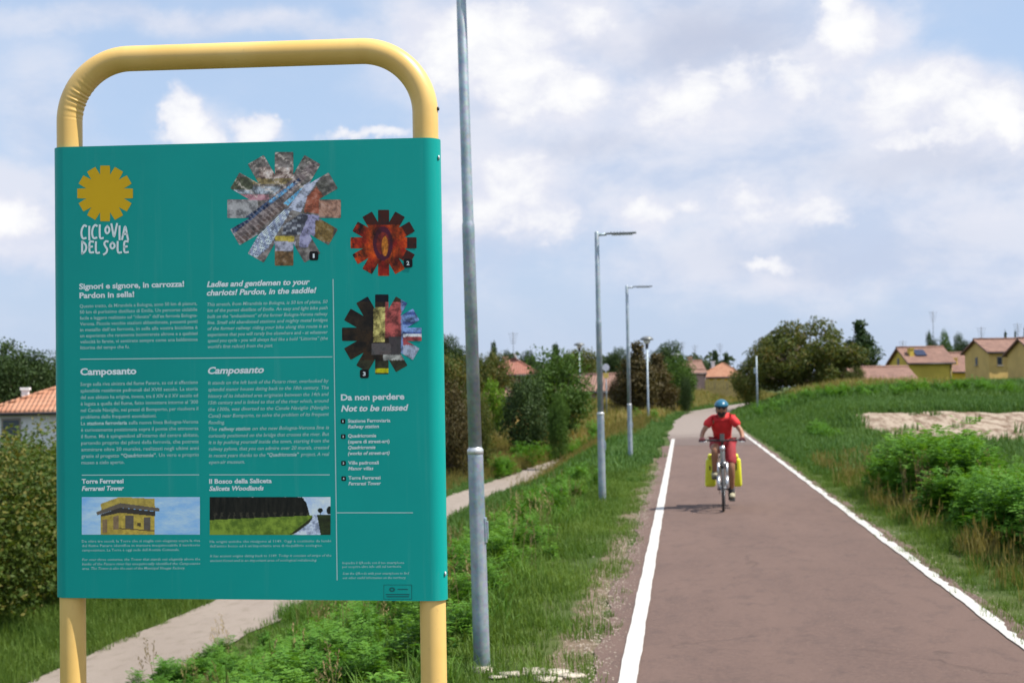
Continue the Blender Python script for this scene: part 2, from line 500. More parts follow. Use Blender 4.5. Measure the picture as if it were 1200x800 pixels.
M_shutter = simple('dark_shutter', (.07, .09, .11), .6)
M_frame = simple('painted_frame', (.30, .27, .22), .6)
M_metal_dark = simple('dark_metal', (.06, .06, .065), .5, .5)
M_white = simple('white_plastic', (.75, .75, .74), .5)
M_solar = simple('solar_panel', (.02, .03, .07), .15, .2)
M_conc = simple('pale_concrete', (.42, .37, .30), .95, var=.3, nscale=9, bump=.6)

# ---------------------------------------------------------------- terrain
def sst(a, b, x):
    t = np.clip((np.asarray(x, dtype=float) - a) / (b - a), 0, 1)
    return t * t * (3 - 2 * t)

PW0, PW1 = -0.66, 2.50                          # asphalt edges across (world x) while the path is straight
PC = (PW0 + PW1) / 2
def bend(Y):
    return 0.0009 * np.maximum(np.asarray(Y, float) - 72, 0) ** 2

def track_u(Y):
    Y = np.asarray(Y, float)
    return 7.15 - 3.35 * sst(42, 86, Y) - 4.0 * sst(84, 125, Y)

def fbm(X, Y, s, seed=0):
    r = 0
    k = 1.0
    for i in range(4):
        a = 1.7 * i + seed
        r = r + k * np.sin(X * s * (1.3 ** i) * 1.9 + 2.1 * np.sin(Y * s * 1.1 * (1.4 ** i) + a) + a) * np.cos(Y * s * (1.5 ** i) + 1.3 * np.sin(X * s * 0.9 + a * 2))
        k *= 0.55; s *= 1.9
    return r

def height(X, Y):
    X = np.asarray(X, float); Y = np.asarray(Y, float)
    xb = X - bend(Y)
    u = -xb
    drop = -1.62 * sst(1.6, 5.5, u) * (1 - 0.9 * sst(50, 112, Y))
    beyond = 0.75 * sst(8.6, 15, u) * sst(28, 50, Y) * (1 - sst(170, 260, Y))
    mound = 1.25 * sst(1.7, 6, u) * sst(75, 125, Y) * (1 - sst(180, 260, Y))
    v = xb - PW1
    dip = -0.30 * sst(1.2, 5, v) * (1 - sst(33, 43, Y))
    skew = Y + 0.35 * (v - 8)
    bank = 0.78 * sst(42.5, 55, skew) * sst(1.2, 4.5, v)
    crest = 0.78 * sst(60, 100, Y) * sst(2.2, 8, v)
    right = (dip + bank + crest) * (1 - sst(125, 190, Y))
    und = (0.05 * fbm(X, Y, 0.35) + 0.10 * fbm(X, Y, 0.09, 2) * sst(3, 12, np.abs(xb - PC))) * sst(2.2, 4.5, np.abs(xb - PC))
    tu = track_u(Y)
    und = und * sst(.9, 2.0, np.abs(u - tu))
    return drop + beyond + mound + right + und - 1.2 * sst(300, 900, np.hypot(X, Y)) * 0

def sandmask(X, Y):
    v = X - bend(Y) - PW1
    skew = Y + 0.35 * (v - 8)
    wob = fbm(X, Y, 0.5, 4) * .5
    return sst(2.9, 3.9, v + wob * .9) * sst(40.8, 42.3, skew + wob) * (1 - sst(52.5, 54.8, skew + wob))

def drymask(X, Y):
    u = -(X - bend(Y))
    a = sst(48, 66, Y) * sst(.9, 2.2, u) * (1 - sst(200, 260, Y))
    b = sst(7.9, 9.0, u) * sst(20, 34, Y) * (1 - sst(20, 28, u))
    c = .75 * sst(3.5, 5.0, X - bend(Y) - PW1) * sst(84, 92, Y) * (1 - sst(13, 18, X - bend(Y)))
    a = np.maximum(a, c)
    n = fbm(X, Y, .18, 1)
    return np.clip(np.maximum(a, b) * (0.95 + 0.35 * n), 0, 1)

def axis(segs):
    out = []
    for a, b, st in segs:
        out += list(np.arange(a, b, st))
    out.append(segs[-1][1])
    return np.array(out)
gx = axis([(-1400, -300, 110), (-300, -80, 20), (-80, -20, 3), (-20, -10, .6), (-10, 12, .27), (12, 26, .6), (26, 90, 3), (90, 300, 20), (300, 1400, 110)])
gy = axis([(-60, 0, 6), (0, 30, .4), (30, 70, .5), (70, 200, 1.2), (200, 300, 6), (300, 900, 40), (900, 3600, 300)])
XX, YY = np.meshgrid(gx, gy)
ZZ = height(XX, YY)
V = np.stack([XX.ravel(), YY.ravel(), ZZ.ravel()], 1)
nx, ny = len(gx), len(gy)
I = np.arange(nx * ny).reshape(ny, nx)
F = np.stack([I[:-1, :-1].ravel(), I[:-1, 1:].ravel(), I[1:, 1:].ravel(), I[1:, :-1].ravel()], 1)
me = npmesh('ground', V, F, M_ground, True)
for nm, fn in (('sand', sandmask), ('dry', drymask)):
    at_ = me.attributes.new(nm, 'FLOAT', 'POINT'); at_.data.foreach_set('value', fn(XX, YY).ravel().astype(np.float32))
xb = XX - bend(YY)
verge = np.maximum((1 - sst(.02, .28, np.abs(xb - (-.76)))) * (1 - sst(30, 60, YY)), (1 - sst(.02, .22, np.abs(xb - 2.55))) * .7)
at_ = me.attributes.new('verge', 'FLOAT', 'POINT'); at_.data.foreach_set('value', verge.ravel().astype(np.float32))
tag(mkobj('ground', me), kind='structure')

def strip(name, ys, lf, rf, dz, mat, nsub=1, curved=True, flat=True):
    v = []; f = []
    n = nsub + 1
    for y in ys:
        a, b = lf(y), rf(y)
        for k in range(n):
            x = a + (b - a) * k / nsub
            xw = x + float(bend(y)) if curved else x
            z = 0.0 if flat else float(height(xw, y))
            v.append((xw, y, z + dz))
    for i in range(len(ys) - 1):
        for k in range(nsub):
            q = i * n + k
            f.append((q, q + 1, q + n + 1, q + n))
    return tag(mkobj(name, pymesh(name, v, f, False, mat)), kind='structure')

def jit(y, s, a, seed=0):
    return a * (math.sin(y * s + seed) + .6 * math.sin(y * s * 2.7 + 1.3 + seed) + .35 * math.sin(y * s * 6.1 + seed * 2) + .25 * math.sin(y * s * 13.7 + seed))
near = list(np.arange(0.0, 26, .08)) + list(np.arange(26, 46.01, .4))
strip('cycle_path', near, lambda y: PW0 + jit(y, .8, .035), lambda y: PW1 + jit(y, 1.1, .03, 2), .012, M_asphalt)
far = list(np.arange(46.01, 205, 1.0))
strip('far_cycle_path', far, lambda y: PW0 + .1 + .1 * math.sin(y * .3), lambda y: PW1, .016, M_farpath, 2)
def wear(y):       # the right line is nibbled by the verge
    return .026 * max(0, math.sin(y * 1.9) + .8 * math.sin(y * 4.7 + 1) + .6 * math.sin(y * 11.3 + 2) + .5 * math.sin(y * 23.1))
near = near + list(np.arange(46.4, 52.1, .4))
strip('left_edge_line', near, lambda y: -.445 + jit(y, 2.3, .003), lambda y: -.325 + jit(y, 2.9, .003, 3), .021, M_line)
strip('right_edge_line', near + list(np.arange(52.4, 66, .5)), lambda y: 2.285 + jit(y, 2.1, .006), lambda y: 2.40 - wear(y), .021, M_line)
ty = list(np.arange(1, 118, .6))
tw = lambda y: .84 - .25 * float(sst(70, 110, y))
strip('gravel_track', ty, lambda y: -float(track_u(y)) - tw(y) + jit(y, .9, .05), lambda y: -float(track_u(y)) + tw(y) + jit(y, 1.2, .06, 1), .03, M_gravel, 8, True, False)

# ---------------------------------------------------------------- lamp posts
def lamp_post(px, py, lean_to=None, H=4.45, big=1.0, label='', head=True, rough_ground=-.0):
    # ground height where the post stands
    d = ray(px, py); t = EYE / -d.z
    for _ in range(12):
        p = CAM + d * t
        t = (EYE - float(height(p.x, p.y))) / -d.z
    p = CAM + d * t
    root = empty('street_lamp', (p.x, p.y, float(height(p.x, p.y))), 0, label, 'street lamp', 'slim galvanised street lamps along the cycle path')
    if lean_to: root.rotation_euler = lean_to
    r0, r1, r2 = .064 * big, .052 * big, .043 * big
    g = G(); g.lathe([(r0, -.3), (r0, .2), (r0 * .93, 1.42), (r0 * .93, 1.45)], 24); g.build('lower_pole', M_galv, root)
    g = G(); g.lathe([(r0 * .98, 1.435), (r0 * .98, 1.465), (r1 * 1.02, 1.475), (r1, 1.48)], 24); g.build('collar', MATS.get('bright_zinc') or simple('bright_zinc', (.62, .64, .65), .4, .5), root)
    g = G(); g.lathe([(r1, 1.47), (r1 * .93, 2.95), (r1 * .93, 2.97), (r2 * 1.02, 2.985), (r2, 3.0), (r2 * .86, H - .02), (r2 * .6, H)], 24); g.build('upper_pole', M_galv, root)
    g = G(); g.box((r0 * .96, 0, .93), (.016, .05, .17), bev=.006); g.box((r0 * .96 + .012, 0, .93), (.012, .026, .12), bev=.004)
    g.build('inspection_cover', M_galv, root)
    g = G(); g.lathe([(r0 * 1.35, -.02), (r0 * 1.35, .012), (r0 * 1.1, .035), (r0 * 1.02, .04)], 20); g.build('base_ring', M_conc, root)
    if head:
        g = G(); g.tube([(0, 0, H - .07), (.05, 0, H - .055), (.16, 0, H - .05)], .022, 10); g.build('arm', M_galv, root)
        g = G(); g.box((.40, 0, H - .040), (.50, .12, .022), bev=.008); g.box((.62, 0, H - .035), (.06, .10, .022), bev=.008); hd = g.build('lamp_head', MATS.get('lamp_grey') or simple('lamp_grey', (.20, .22, .24), .45, .3), root)
        g = G(); g.box((.42, 0, H - .066), (.34, .09, .008)); g.build('lamp_glass', MATS.get('lamp_glass') or simple('lamp_glass', (.6, .62, .62), .2), hd)
        g = G()
        for k in range(5): g.box((.24 + k * .05, 0, H - .022), (.008, .11, .014))
        g.build('cooling_fins', MATS['lamp_grey'], hd)
    return root

lamp_post(565, 786, (0, R_(-.85), 0), 4.80, .86, 'nearest tall grey street lamp pole, right beside the teal information board')
lamp_post(706, 589, (0, R_(-.1), 0), 4.45, .95, 'middle grey street lamp of the three, left of the cyclist')
lamp_post(739, 541, (0, R_(-.1), 0), 4.50, .95, 'farthest of the three flat-headed grey street lamps on the left verge')

def ground_at(px, py):
    d = ray(px, py); t = EYE / max(-d.z, 1e-3)
    for _ in range(30):
        p = CAM + d * t
        t = t * .5 + .5 * (EYE - float(height(p.x, p.y))) / max(-d.z, 1e-3)
    return CAM + d * t

def mushroom(pos, H, label, r=.36):
    root = empty('mushroom_lamp', pos, 0, label, 'street lamp', 'round-topped park lamps beyond the verge')
    g = G(); g.lathe([(.07, -.3), (.065, 1.1), (.05, 1.15), (.045, H - .45)], 14); g.build('pole', M_galv, root)
    g = G(); g.lathe([(.075, H - .5), (.085, H - .3), (.12, H - .22), (.10, H - .2)], 14); g.build('lamp_neck', M_metal_dark, root)
    g = G(); g.lathe([(.10, H - .25), (.17, H - .2), (.19, H - .1), (.17, H - .02)], 16); g.build('lamp_bowl', M_white, root)
    g = G(); g.lathe([(r * .98, H - .06), (r, H - .02), (r * .9, H + .06), (r * .55, H + .13), (.05, H + .16)], 24); g.build('lamp_cap', simple('lamp_cap_grey', (.17, .18, .18), .4, .3) if 'lamp_cap_grey' not in MATS else MATS['lamp_cap_grey'], root)
p = ground_at(760, 496); mushroom(p, 4.55, 'grey park lamp with wide round cap in front of the tall reddish tree')
q = at(793, 462, 130); mushroom((q.x, q.y, float(height(q.x, q.y))), 4.5, 'distant park lamp between the dark domed tree and the brown gabled roof', .5)
q = at(680, 470, 110); mushroom((q.x, q.y, float(height(q.x, q.y))), 4.7, 'distant park lamp in the trees left of the lamp row', .42)

# plain pole on the right side of the path
p = ground_at(888, 489)
root = empty('metal_pole', p, 0, 'bare grey metal pole with a small box, in the grass right of the cyclist', 'pole')
k = p.y / FPX
g = G(); g.lathe([(.06, -.2), (.055, 40 * k), (.045, 41 * k), (.04, 71 * k)], 12); g.build('pole', M_galv, root)
g = G(); g.box((-.09, 0, 54 * k), (.16, .12, .34), bev=.02); g.build('junction_box', M_galv, root)
# small signpost
q = at(711, 478, 95); z = float(height(q.x, q.y))
root = empty('sign_post', (q.x, q.y, z), 0, 'thin signpost with small round sign above a yellow plate in dry grass', 'signpost')
k = 95 / FPX; ztop = at(711, 426, 95).z - z
g = G(); g.tube([(0, 0, -.2), (0, 0, ztop)], .035, 8); g.build('pole', M_galv, root)
g = G(); g.lathe([(.24, -.01), (.24, .01)], 20, (0, -.05, ztop - .25), Matrix.Rotation(R_(90), 3, 'X'), False); g.build('round_sign', simple('sign_white', (.62, .62, .72), .4), root)
g = G(); g.box((0, -.05, ztop - .78), (.34, .02, .34)); g.build('yellow_plate', simple('sign_yellow', (.66, .48, .12), .4), root)

# gravel and crumbs along the left edge of the asphalt, dry bits on the verge
def pebble_cloud(name, n, xr, yr, smin, smax, mat, seed):
    rg = np.random.default_rng(seed)
    Y = yr[0] + (yr[1] - yr[0]) * rg.uniform(0, 1, n) ** 1.4; X = xr[0] + (xr[1] - xr[0]) * np.clip(rg.normal(.5, .22, n), -.4, 1.3)
    S = rg.uniform(smin, smax, n); base = np.array([(1, 0, 0), (0, 1, 0), (-1, 0, 0), (0, -1, 0), (0, 0, .7)], float)
    A = rg.uniform(0, 6.28, n); ca, sa = np.cos(A), np.sin(A)
    b = base[None] * rg.uniform(.6, 1.2, (n, 5, 1)) * S[:, None, None]
    V = np.stack([X[:, None] + b[:, :, 0] * ca[:, None] - b[:, :, 1] * sa[:, None], Y[:, None] + b[:, :, 0] * sa[:, None] + b[:, :, 1] * ca[:, None], .013 + b[:, :, 2]], 2).reshape(-1, 3)
    f = np.array([(0, 1, 4), (1, 2, 4), (2, 3, 4), (3, 0, 4)]); F = (f[None] + 5 * np.arange(n)[:, None, None]).reshape(-1, 3)
    tag(mkobj(name, npmesh(name, V, F, mat)), kind='stuff')
pebble_cloud('edge_gravel', 5200, (-.92, -.46), (6, 34), .003, .012, simple('edge_gravel', (.30, .25, .20), .95, var=.4, nscale=60), 21)
pebble_cloud('path_grit', 900, (-.4, 2.4), (6, 30), .002, .005, simple('path_grit', (.24, .19, .16), .95, var=.5, nscale=60), 22)
pebble_cloud('right_edge_gravel', 1500, (2.38, 2.62), (6, 30), .003, .010, MATS['edge_gravel'], 23)

# pale stones by the nearest lamp
for i, (px, py, s) in enumerate([(600, 791, .09), (625, 789, .13), (648, 790, .12), (668, 793, .09), (583, 795, .06), (640, 797, .10)]):
    p = ground_at(px, py)
    bm = bmesh.new(); bmesh.ops.create_icosphere(bm, subdivisions=2, radius=1)
    r2 = random.Random(i)
    for v in bm.verts:
        v.co *= 1 + r2.uniform(-.22, .22)
        v.co = Vector((v.co.x * s, v.co.y * s * .8, v.co.z * s * .16))
    me = bpy.data.meshes.new('pale_stone'); bm.to_mesh(me); bm.free(); me.shade_smooth(); me.materials.append(M_conc)
    o = mkobj('pale_stone', me); o.location = (p.x, p.y, p.z + .012)
    tag(o, ['flat pale stone near the nearest lamp, second from the left', 'largest flat pale stone near the nearest lamp', 'flat pale stone right of the largest one near the nearest lamp', 'rightmost flat pale stone near the nearest lamp', 'smallest flat pale stone right at the foot of the nearest lamp', 'flat pale stone in front of the others near the nearest lamp'][i], 'stone', 'pale stones near the nearest lamp')

# ---------------------------------------------------------------- information board
PL = CAM + ray(83.5, 436) * 3.39
PR = CAM + ray(503.0, 436) * 3.30
ax = PR - PL; ax.z = 0
HALF = ax.length / 2
ax.normalize()
nrm = Vector((ax.y, -ax.x, 0))                   # towards the camera
if nrm.dot(CAM - PL) < 0: nrm = -nrm
org = (PL + PR) / 2
base_z = float(height(org.x, org.y))
sign = empty('information_board', (org.x, org.y, base_z), math.atan2(ax.y, ax.x),
             'tall teal cycle-route information board on a bent yellow tube frame', 'information board')
FR = .034                                        # front face offset from tube axis
def pan(px, py, off=FR):
    """photo pixel -> (x, z) on the front of the board, in the board's own frame"""
    d = ray(px, py)
    o = Vector((org.x, org.y, base_z)) + nrm * off
    t = (o - CAM).dot(nrm) / d.dot(nrm)
    p = CAM + d * t - o
    return p.dot(ax), p.z
# board frame: local x = ax, local -y = towards the camera
def P3(x, z, lift=0.0):
    return (x, -FR - lift, z)
zt = (pan(81, 171.5)[1] + pan(499, 162)[1]) / 2
zb = (pan(87, 701.5)[1] + pan(507, 704.5)[1]) / 2
print('BOARD', HALF, zt, zb, pan(81, 171.5), pan(499, 162), pan(87, 701.5), pan(507, 704.5), pan(280, 65, 0), pan(300, 50, 0))

m, t, pbs, o_ = newmat('yellow_tube_paint')
g_ = t.new('ShaderNodeTexCoord').outputs['Object']
c = t.mix(t.smooth(t.noise(g_, 5, 5, .6), .35, .65), (.76, .48, .14), (.82, .54, .18))
c = t.mix(t.math('MULTIPLY', t.smooth(t.noise(g_, 60, 5, .7), .62, .75), .35), c, (.55, .36, .14))
t.link(c, pbs.inputs['Base Color']); pbs.inputs['Roughness'].default_value = .38
M_tube = m
m, t, pbs, o_ = newmat('teal_board_paint')
g_ = t.new('ShaderNodeTexCoord').outputs['Object']
c = t.mix(t.smooth(t.noise(g_, 2.2, 5, .6), .3, .7), (.002, .305, .275), (.003, .335, .300))
stv = t.vmath('MULTIPLY', g_, (40, 40, 2))
c = t.mix(t.math('MULTIPLY', t.smooth(t.noise(stv, 1, 5, .6), .55, .75), .16), c, (.10, .38, .34))
c = t.mix(t.math('MULTIPLY', t.smooth(t.noise(g_, 90, 3, .7), .70, .76), .25), c, (.12, .35, .32))
t.link(c, pbs.inputs['Base Color']); pbs.inputs['Roughness'].default_value = .40; pbs.inputs['Specular IOR Level'].default_value = .20
sm_n = t.noise(g_, 3.5, 6, .7)
t.link(t.lin(sm_n, .3, .7, .30, .52), pbs.inputs['Roughness'])
M_teal = m

# tube frame with crumpled inner side on the left bend
TR = .030
ztop = (pan(290, 68, 0)[1] + pan(430, 55, 0)[1]) / 2 - .012 + .012
RB = .150
path = []; info = []
def addp(x, z, bendk=None): path.append((x, 0, z)); info.append(bendk)
addp(-HALF, -.4)
for k in range(1, 9): addp(-HALF, -.4 + (ztop - RB + .4) * k / 9)
NB = 120
for k in range(NB + 1):
    a = math.pi - (math.pi / 2) * k / NB
    addp(-HALF + RB + RB * math.cos(a), ztop - RB + RB * math.sin(a), k / NB)
for k in range(1, 8): addp(-HALF + RB + (2 * HALF - 2 * RB) * k / 8, ztop)
for k in range(25):
    a = math.pi / 2 - (math.pi / 2) * k / 24
    addp(HALF - RB + RB * math.cos(a), ztop - RB + RB * math.sin(a))
for k in range(1, 9): addp(HALF, ztop - RB - (ztop - RB + .4) * k / 9)
addp(HALF, -.4)
g = G(); g.tube(path, TR, 40)
cc = Vector((-HALF + RB, 0, ztop - RB))
for i in range(len(path)):
    kk = info[i]
    if kk is None: continue
    env = math.exp(-((kk - .26) / .17) ** 2)
    cen = Vector(path[i])
    inward = (cc - cen).normalized()
    for q in range(40):
        v = Vector(g.v[i * 40 + q]); d = v - cen
        w = max(0, d.normalized().dot(inward) * .95 + max(0, -d.normalized().y) * .45 - .22) * 1.2
        amp = (.0014 + .0009 * math.sin(kk * 61)) * env * min(1, w) ** 1.3
        v = cen + d * (1 + (amp / TR) * math.sin(kk * 2 * math.pi * 19 + .9 * d.y / TR + 1.3 * math.sin(kk * 23)))
        g.v[i * 40 + q] = tuple(v)
SHEAR = -.0105
g.v = [(x, y, z + SHEAR * x) for (x, y, z) in g.v]
g.build('tube_frame', M_tube, sign)

# teal sheet wrapped round both posts: stadium section, open at top and bottom
sec = []
xf = HALF + .001
NA = 14
for k in range(NA + 1):
    a = -math.pi / 2 + math.pi * k / NA
    sec.append((xf + FR * math.cos(a), FR * math.sin(a)))
for k in range(NA + 1):
    a = math.pi / 2 + math.pi * k / NA
    sec.append((-xf + FR * math.cos(a), FR * math.sin(a)))
g = G(); v = []; f = []
n = len(sec)
zl = [zb + .002, zb + .004] + [zb + (zt - zb) * k / 6 for k in range(1, 6)] + [zt - .002, zt]
for z in zl:
    for (x, y) in sec: v.append((x, y, z))
for i in range(len(zl) - 1):
    for q in range(n): f.append((i * n + q, i * n + (q + 1) % n, (i + 1) * n + (q + 1) % n, (i + 1) * n + q))
inner = [(x - math.copysign(.0025, x) if abs(y) < FR * .8 else x, y * (1 - .0025 / FR)) for x, y in sec]
b = len(v)
for z in (zl[0], zl[-1]):
    for (x, y) in inner: v.append((x, y, z))
for q in range(n):
    q2 = (q + 1) % n
    f.append((b + q, q, q2, b + q2)[::-1]); L = (len(zl) - 1) * n
    f.append((L + q, b + n + q, b + n + q2, L + q2)[::-1]); f.append((b + q, b + n + q, b + n + q2, b + q2))
g.add(v, f, True)
g.v = [(x, y, z + SHEAR * x) for (x, y, z) in g.v]
me = g.mesh('panel', M_teal)
pan_o = mkobj('panel', me, sign)
es = pan_o.modifiers.new('edges', 'EDGE_SPLIT'); es.split_angle = R_(40)

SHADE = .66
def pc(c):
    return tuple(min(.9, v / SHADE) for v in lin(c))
def printmat(name, col, rough=.5):
    return simple(name, col, rough, var=.04, nscale=4, spec=.2)
M_ink_white = printmat('print_white', (.70, .78, .82))
M_ink_pale = printmat('print_pale', (.40, .62, .62))
M_ink_black = printmat('print_black', (.008, .008, .010))
M_ink_yellow = printmat('print_yellow', (.60, .37, .008))
M_ink_dark = printmat('print_dark_teal', (.01, .10, .11))
M_zinc = MATS['bright_zinc']

# --- lettering
def text_mesh_data(s, bold=0.0, italic=False, res=2):
    cu = bpy.data.curves.new('t', 'FONT'); cu.body = s; cu.size = 1; cu.resolution_u = res
    cu.offset = bold
    o = bpy.data.objects.new('t', cu)
    m = o.to_mesh()
    V = [(p.co.x + (.22 * p.co.y if italic else 0), p.co.y, 0) for p in m.vertices]; F = [tuple(p.vertices) for p in m.polygons]
    o.to_mesh_clear(); bpy.data.objects.remove(o); bpy.data.curves.remove(cu)
    return V, F
ADV = {}
def width_of(s):
    if not s: return 0
    V, F = text_mesh_data(s, 0, False, 1)
    return max(p[0] for p in V) - min(p[0] for p in V) if V else 0
def put_text(g, s, x0, x1, y, cap, bold=.0, italic=False, lift=.0008, res=2):
    """baseline from pixel (x0, y); fitted to end at pixel x1; cap height in pixels; '*' marks bold runs"""
    a = pan(x0, y); bx, _ = pan(x1, y); hz_ = pan(x0, y - cap)[1] - a[1]
    if '*' in s:
        plain = s.replace('*', '')
        tot = width_of(plain); pre = 0.0; runs = s.split('*'); out = []
        acc = ''
        for i, r_ in enumerate(runs):
            if r_:
                st = width_of(acc + r_.rstrip()) - width_of(r_.strip()) if acc else 0
                out.append((r_.strip(), st / tot, width_of(acc + r_.rstrip()) / tot, bold + (.028 if i % 2 else 0)))
            acc += r_
    else:
        out = [(s, 0, 1, bold)]
    for (tx, f0, f1, bo) in out:
        V, F = text_mesh_data(tx, bo, italic, res)
        if not V: continue
        mn = min(p[0] for p in V); mx = max(p[0] for p in V)
        X0 = a[0] + (bx - a[0]) * f0; X1 = a[0] + (bx - a[0]) * f1
        sx = (X1 - X0) / (mx - mn); sz = hz_ / .73
        g.add([(X0 + (p[0] - mn) * sx, -FR - lift, a[1] + p[1] * sz) for p in V], F)

def block(name, mat, lines, **kw):
    g = G()
    for ln in lines: put_text(g, *ln, **kw)
    return g.build(name, mat, sign)
block('heading', M_ink_white, [('Signori e signore, in carrozza!', 93, 216, 338.8, 6.6), ('Pardon in sella!', 93.3, 157.5, 349.3, 6.6)], bold=.035, res=3)
block('heading', M_ink_white, [('Ladies and gentlemen to your', 242.6, 363.4, 336.2, 6.6), ('chariots! Pardon, in the saddle!', 242.4, 371, 346.2, 6.6)], bold=.035, italic=True, res=3)
block('heading', M_ink_white, [('Camposanto', 94.3, 160, 439.2, 8)], bold=.035, res=3)
block('heading', M_ink_white, [('Camposanto', 243.8, 309.5, 437.8, 8)], bold=.035, italic=True, res=3)
block('heading', M_ink_white, [('Torre Ferraresi', 96, 145, 566.2, 5.4)], bold=.035)
block('heading', M_ink_white, [('Ferraresi Tower', 96, 145.6, 574.6, 5.4)], bold=.035, italic=True)
block('heading', M_ink_white, [('Il Bosco della Saliceta', 245.3, 318.6, 566.2, 5.4), ], bold=.035)
block('heading', M_ink_white, [('Saliceta Woodlands', 245.3, 309.2, 574.6, 5.4)], bold=.035, italic=True)
block('heading', M_ink_white, [('Da non perdere', 399.6, 474, 468.8, 7.2)], bold=.035, res=3)
block('heading', M_ink_white, [('Not to be missed', 399.8, 478.8, 481.8, 7.2)], bold=.035, italic=True, res=3)

it1 = ['Questo tratto, da Mirandola a Bologna, sono 50 km di pianura,', '50 km di purissimo distillato di Emilia. Un percorso ciclabile',
       'facile e leggero realizzato sul “rilevato” dell’ex ferrovia Bologna-', 'Verona. Piccole vecchie stazioni abbandonate, possenti ponti',
       'in metallo dell’ex ferrovia, in sella alla vostra bicicletta è', 'un esperienza che raramente incontrerete altrove e a qualsiasi',
       'velocità lo farete, vi sentirete sempre come una baldanzosa', 'littorina del tempo che fu.']
block('paragraph', M_ink_pale, [(s, 93.6 + .12 * i, (231.2 + .1 * i) if i < 7 else 152, 360.6 + 6.93 * i, 4.1) for i, s in enumerate(it1)], bold=.006)
en1 = ['This stretch, from Mirandola to Bologna, is 50 km of plains, 50', 'km of the purest distillate of Emilia. An easy and light bike path',
       'built on the “embankment” of the former Bologna-Verona railway', 'line. Small old abandoned stations and mighty metal bridges',
       'of the former railway: riding your bike along this route is an', 'experience that you will rarely live elsewhere and - at whatever',
       'speed you cycle - you will always feel like a bold “Littorina” (the', 'world’s first railcar) from the past.']
block('paragraph', M_ink_pale, [(s, 243 + .1 * i, (384 + .05 * i) if i < 7 else 320, 358.6 + 7.06 * i, 4.1) for i, s in enumerate(en1)], bold=.006, italic=True)
it2 = ['Sorge sulla riva sinistra del fiume Panaro, su cui si affacciano', 'splendide residenze padronali del XVIII secolo. La storia',
       'del suo abitato ha origine, invece, tra il XIV e il XV secolo ed', 'è legata a quella del fiume, fatto immettere intorno al ’300',
       'nel Canale Naviglio, nei pressi di Bomporto, per risolvere il', 'problema delle frequenti esondazioni.',
       'La *stazione ferroviaria* sulla nuova linea Bologna-Verona', 'è curiosamente posizionata sopra il ponte che attraversa',
       'il fiume. Ma è spingendovi all’interno del centro abitato,', 'partendo proprio dai piloni della ferrovia, che potrete',
       'ammirare oltre 20 murales, realizzati negli ultimi anni', 'grazie al progetto *“Quadricromie”*. Un vero e proprio', 'museo a cielo aperto.']
ends = {5: 183.5, 12: 146}
block('paragraph', M_ink_pale, [(s, 94.5 + .1 * i, ends.get(i, 232 + .1 * i), 452 + 7.64 * i, 4.3) for i, s in enumerate(it2)], bold=.006)
en2 = ['It stands on the left bank of the Panaro river, overlooked by', 'splendid manor houses dating back to the 18th century. The',
       'history of its inhabited area originates between the 14th and', '15th century and is linked to that of the river which, around',
       'the 1300s, was diverted to the Canale Naviglio (Naviglio', 'Canal) near Bomporto, to solve the problem of its frequent', 'flooding.',
       'The *railway station* on the new Bologna-Verona line is', 'curiously positioned on the bridge that crosses the river. But',
       'it is by pushing yourself inside the town, starting from the', 'railway pylons, that you can admire over 20 murals, created',
       'in recent years thanks to the *“Quadricromie”* project. A real', 'open-air museum.']
ends = {6: 263.5, 12: 287}
block('paragraph', M_ink_pale, [(s, 244 + .08 * i, ends.get(i, 385.3 + .07 * i), 450.4 + 7.73 * i, 4.3) for i, s in enumerate(en2)], bold=.006, italic=True)
block('caption', M_ink_pale, [('Da oltre tre secoli, la Torre che si staglia con eleganza sopra la riva', 96.2, 234.6, 635.2, 3.1), ('del fiume Panaro identifica in maniera inequivocabile il territorio', 96.2, 234.7, 640.4, 3.1),
       ('camposantese. La Torre è oggi sede dell’Acetaia Comunale.', 96.3, 210.5, 645.6, 3.1)], bold=.004, res=1)
block('caption', M_ink_pale, [('For over three centuries, the Tower that stands out elegantly above the', 96.4, 234.8, 656.6, 3.1), ('banks of the Panaro river has unequivocally identified the Camposanto', 96.5, 234.9, 661.8, 3.1),
       ('area. The Tower is also the seat of the Municipal Vinegar Factory.', 96.6, 217, 667, 3.1)], bold=.004, italic=True, res=1)
block('caption', M_ink_pale, [('Ha origini antiche che risalgono al 1149. Oggi è costituito da lembi', 246, 388, 635.6, 3.1), ('dell’antico bosco ed è un’importante area di riequilibrio ecologico.', 246, 378, 640.8, 3.1)], bold=.004, res=1)
block('caption', M_ink_pale, [('It has ancient origins dating back to 1149. Today it consists of strips of the', 246.3, 388.4, 652.4, 3.1), ('ancient forest and is an important area of ecological rebalancing.', 246.4, 371.5, 657.8, 3.1)], bold=.004, italic=True, res=1)
for it_, ls_ in ((False, [('Stazione Ferroviaria', 407.8, 457.6, 495, 4.2), ('Quadricromie', 408, 441, 512.4, 4.2), ('(opere di street-art)', 408, 456.6, 519.2, 4.2), ('Ville padronali', 408.2, 444, 544, 4.2), ('Torre Ferraresi', 408.5, 446, 561.6, 4.2)]),
                 (True, [('Railway station', 407.8, 444.2, 501.6, 4.2), ('Quadricromie', 408, 440, 526, 4.2), ('(works of street-art)', 408, 456.6, 532.8, 4.2), ('Manor villas', 408.2, 437.6, 550.6, 4.2), ('Ferraresi Tower', 408.5, 446.6, 568.2, 4.2)])):
    for ln in ls_: block('list_text', M_ink_white, [ln], bold=.02, italic=it_)
block('caption', M_ink_pale, [('Inquadra il QRcode con il tuo smartphone', 401.5, 473.8, 660.4, 3), ('per scoprire altre info utili sul territorio.', 401.5, 471, 664.9, 3)], bold=.004, res=1)
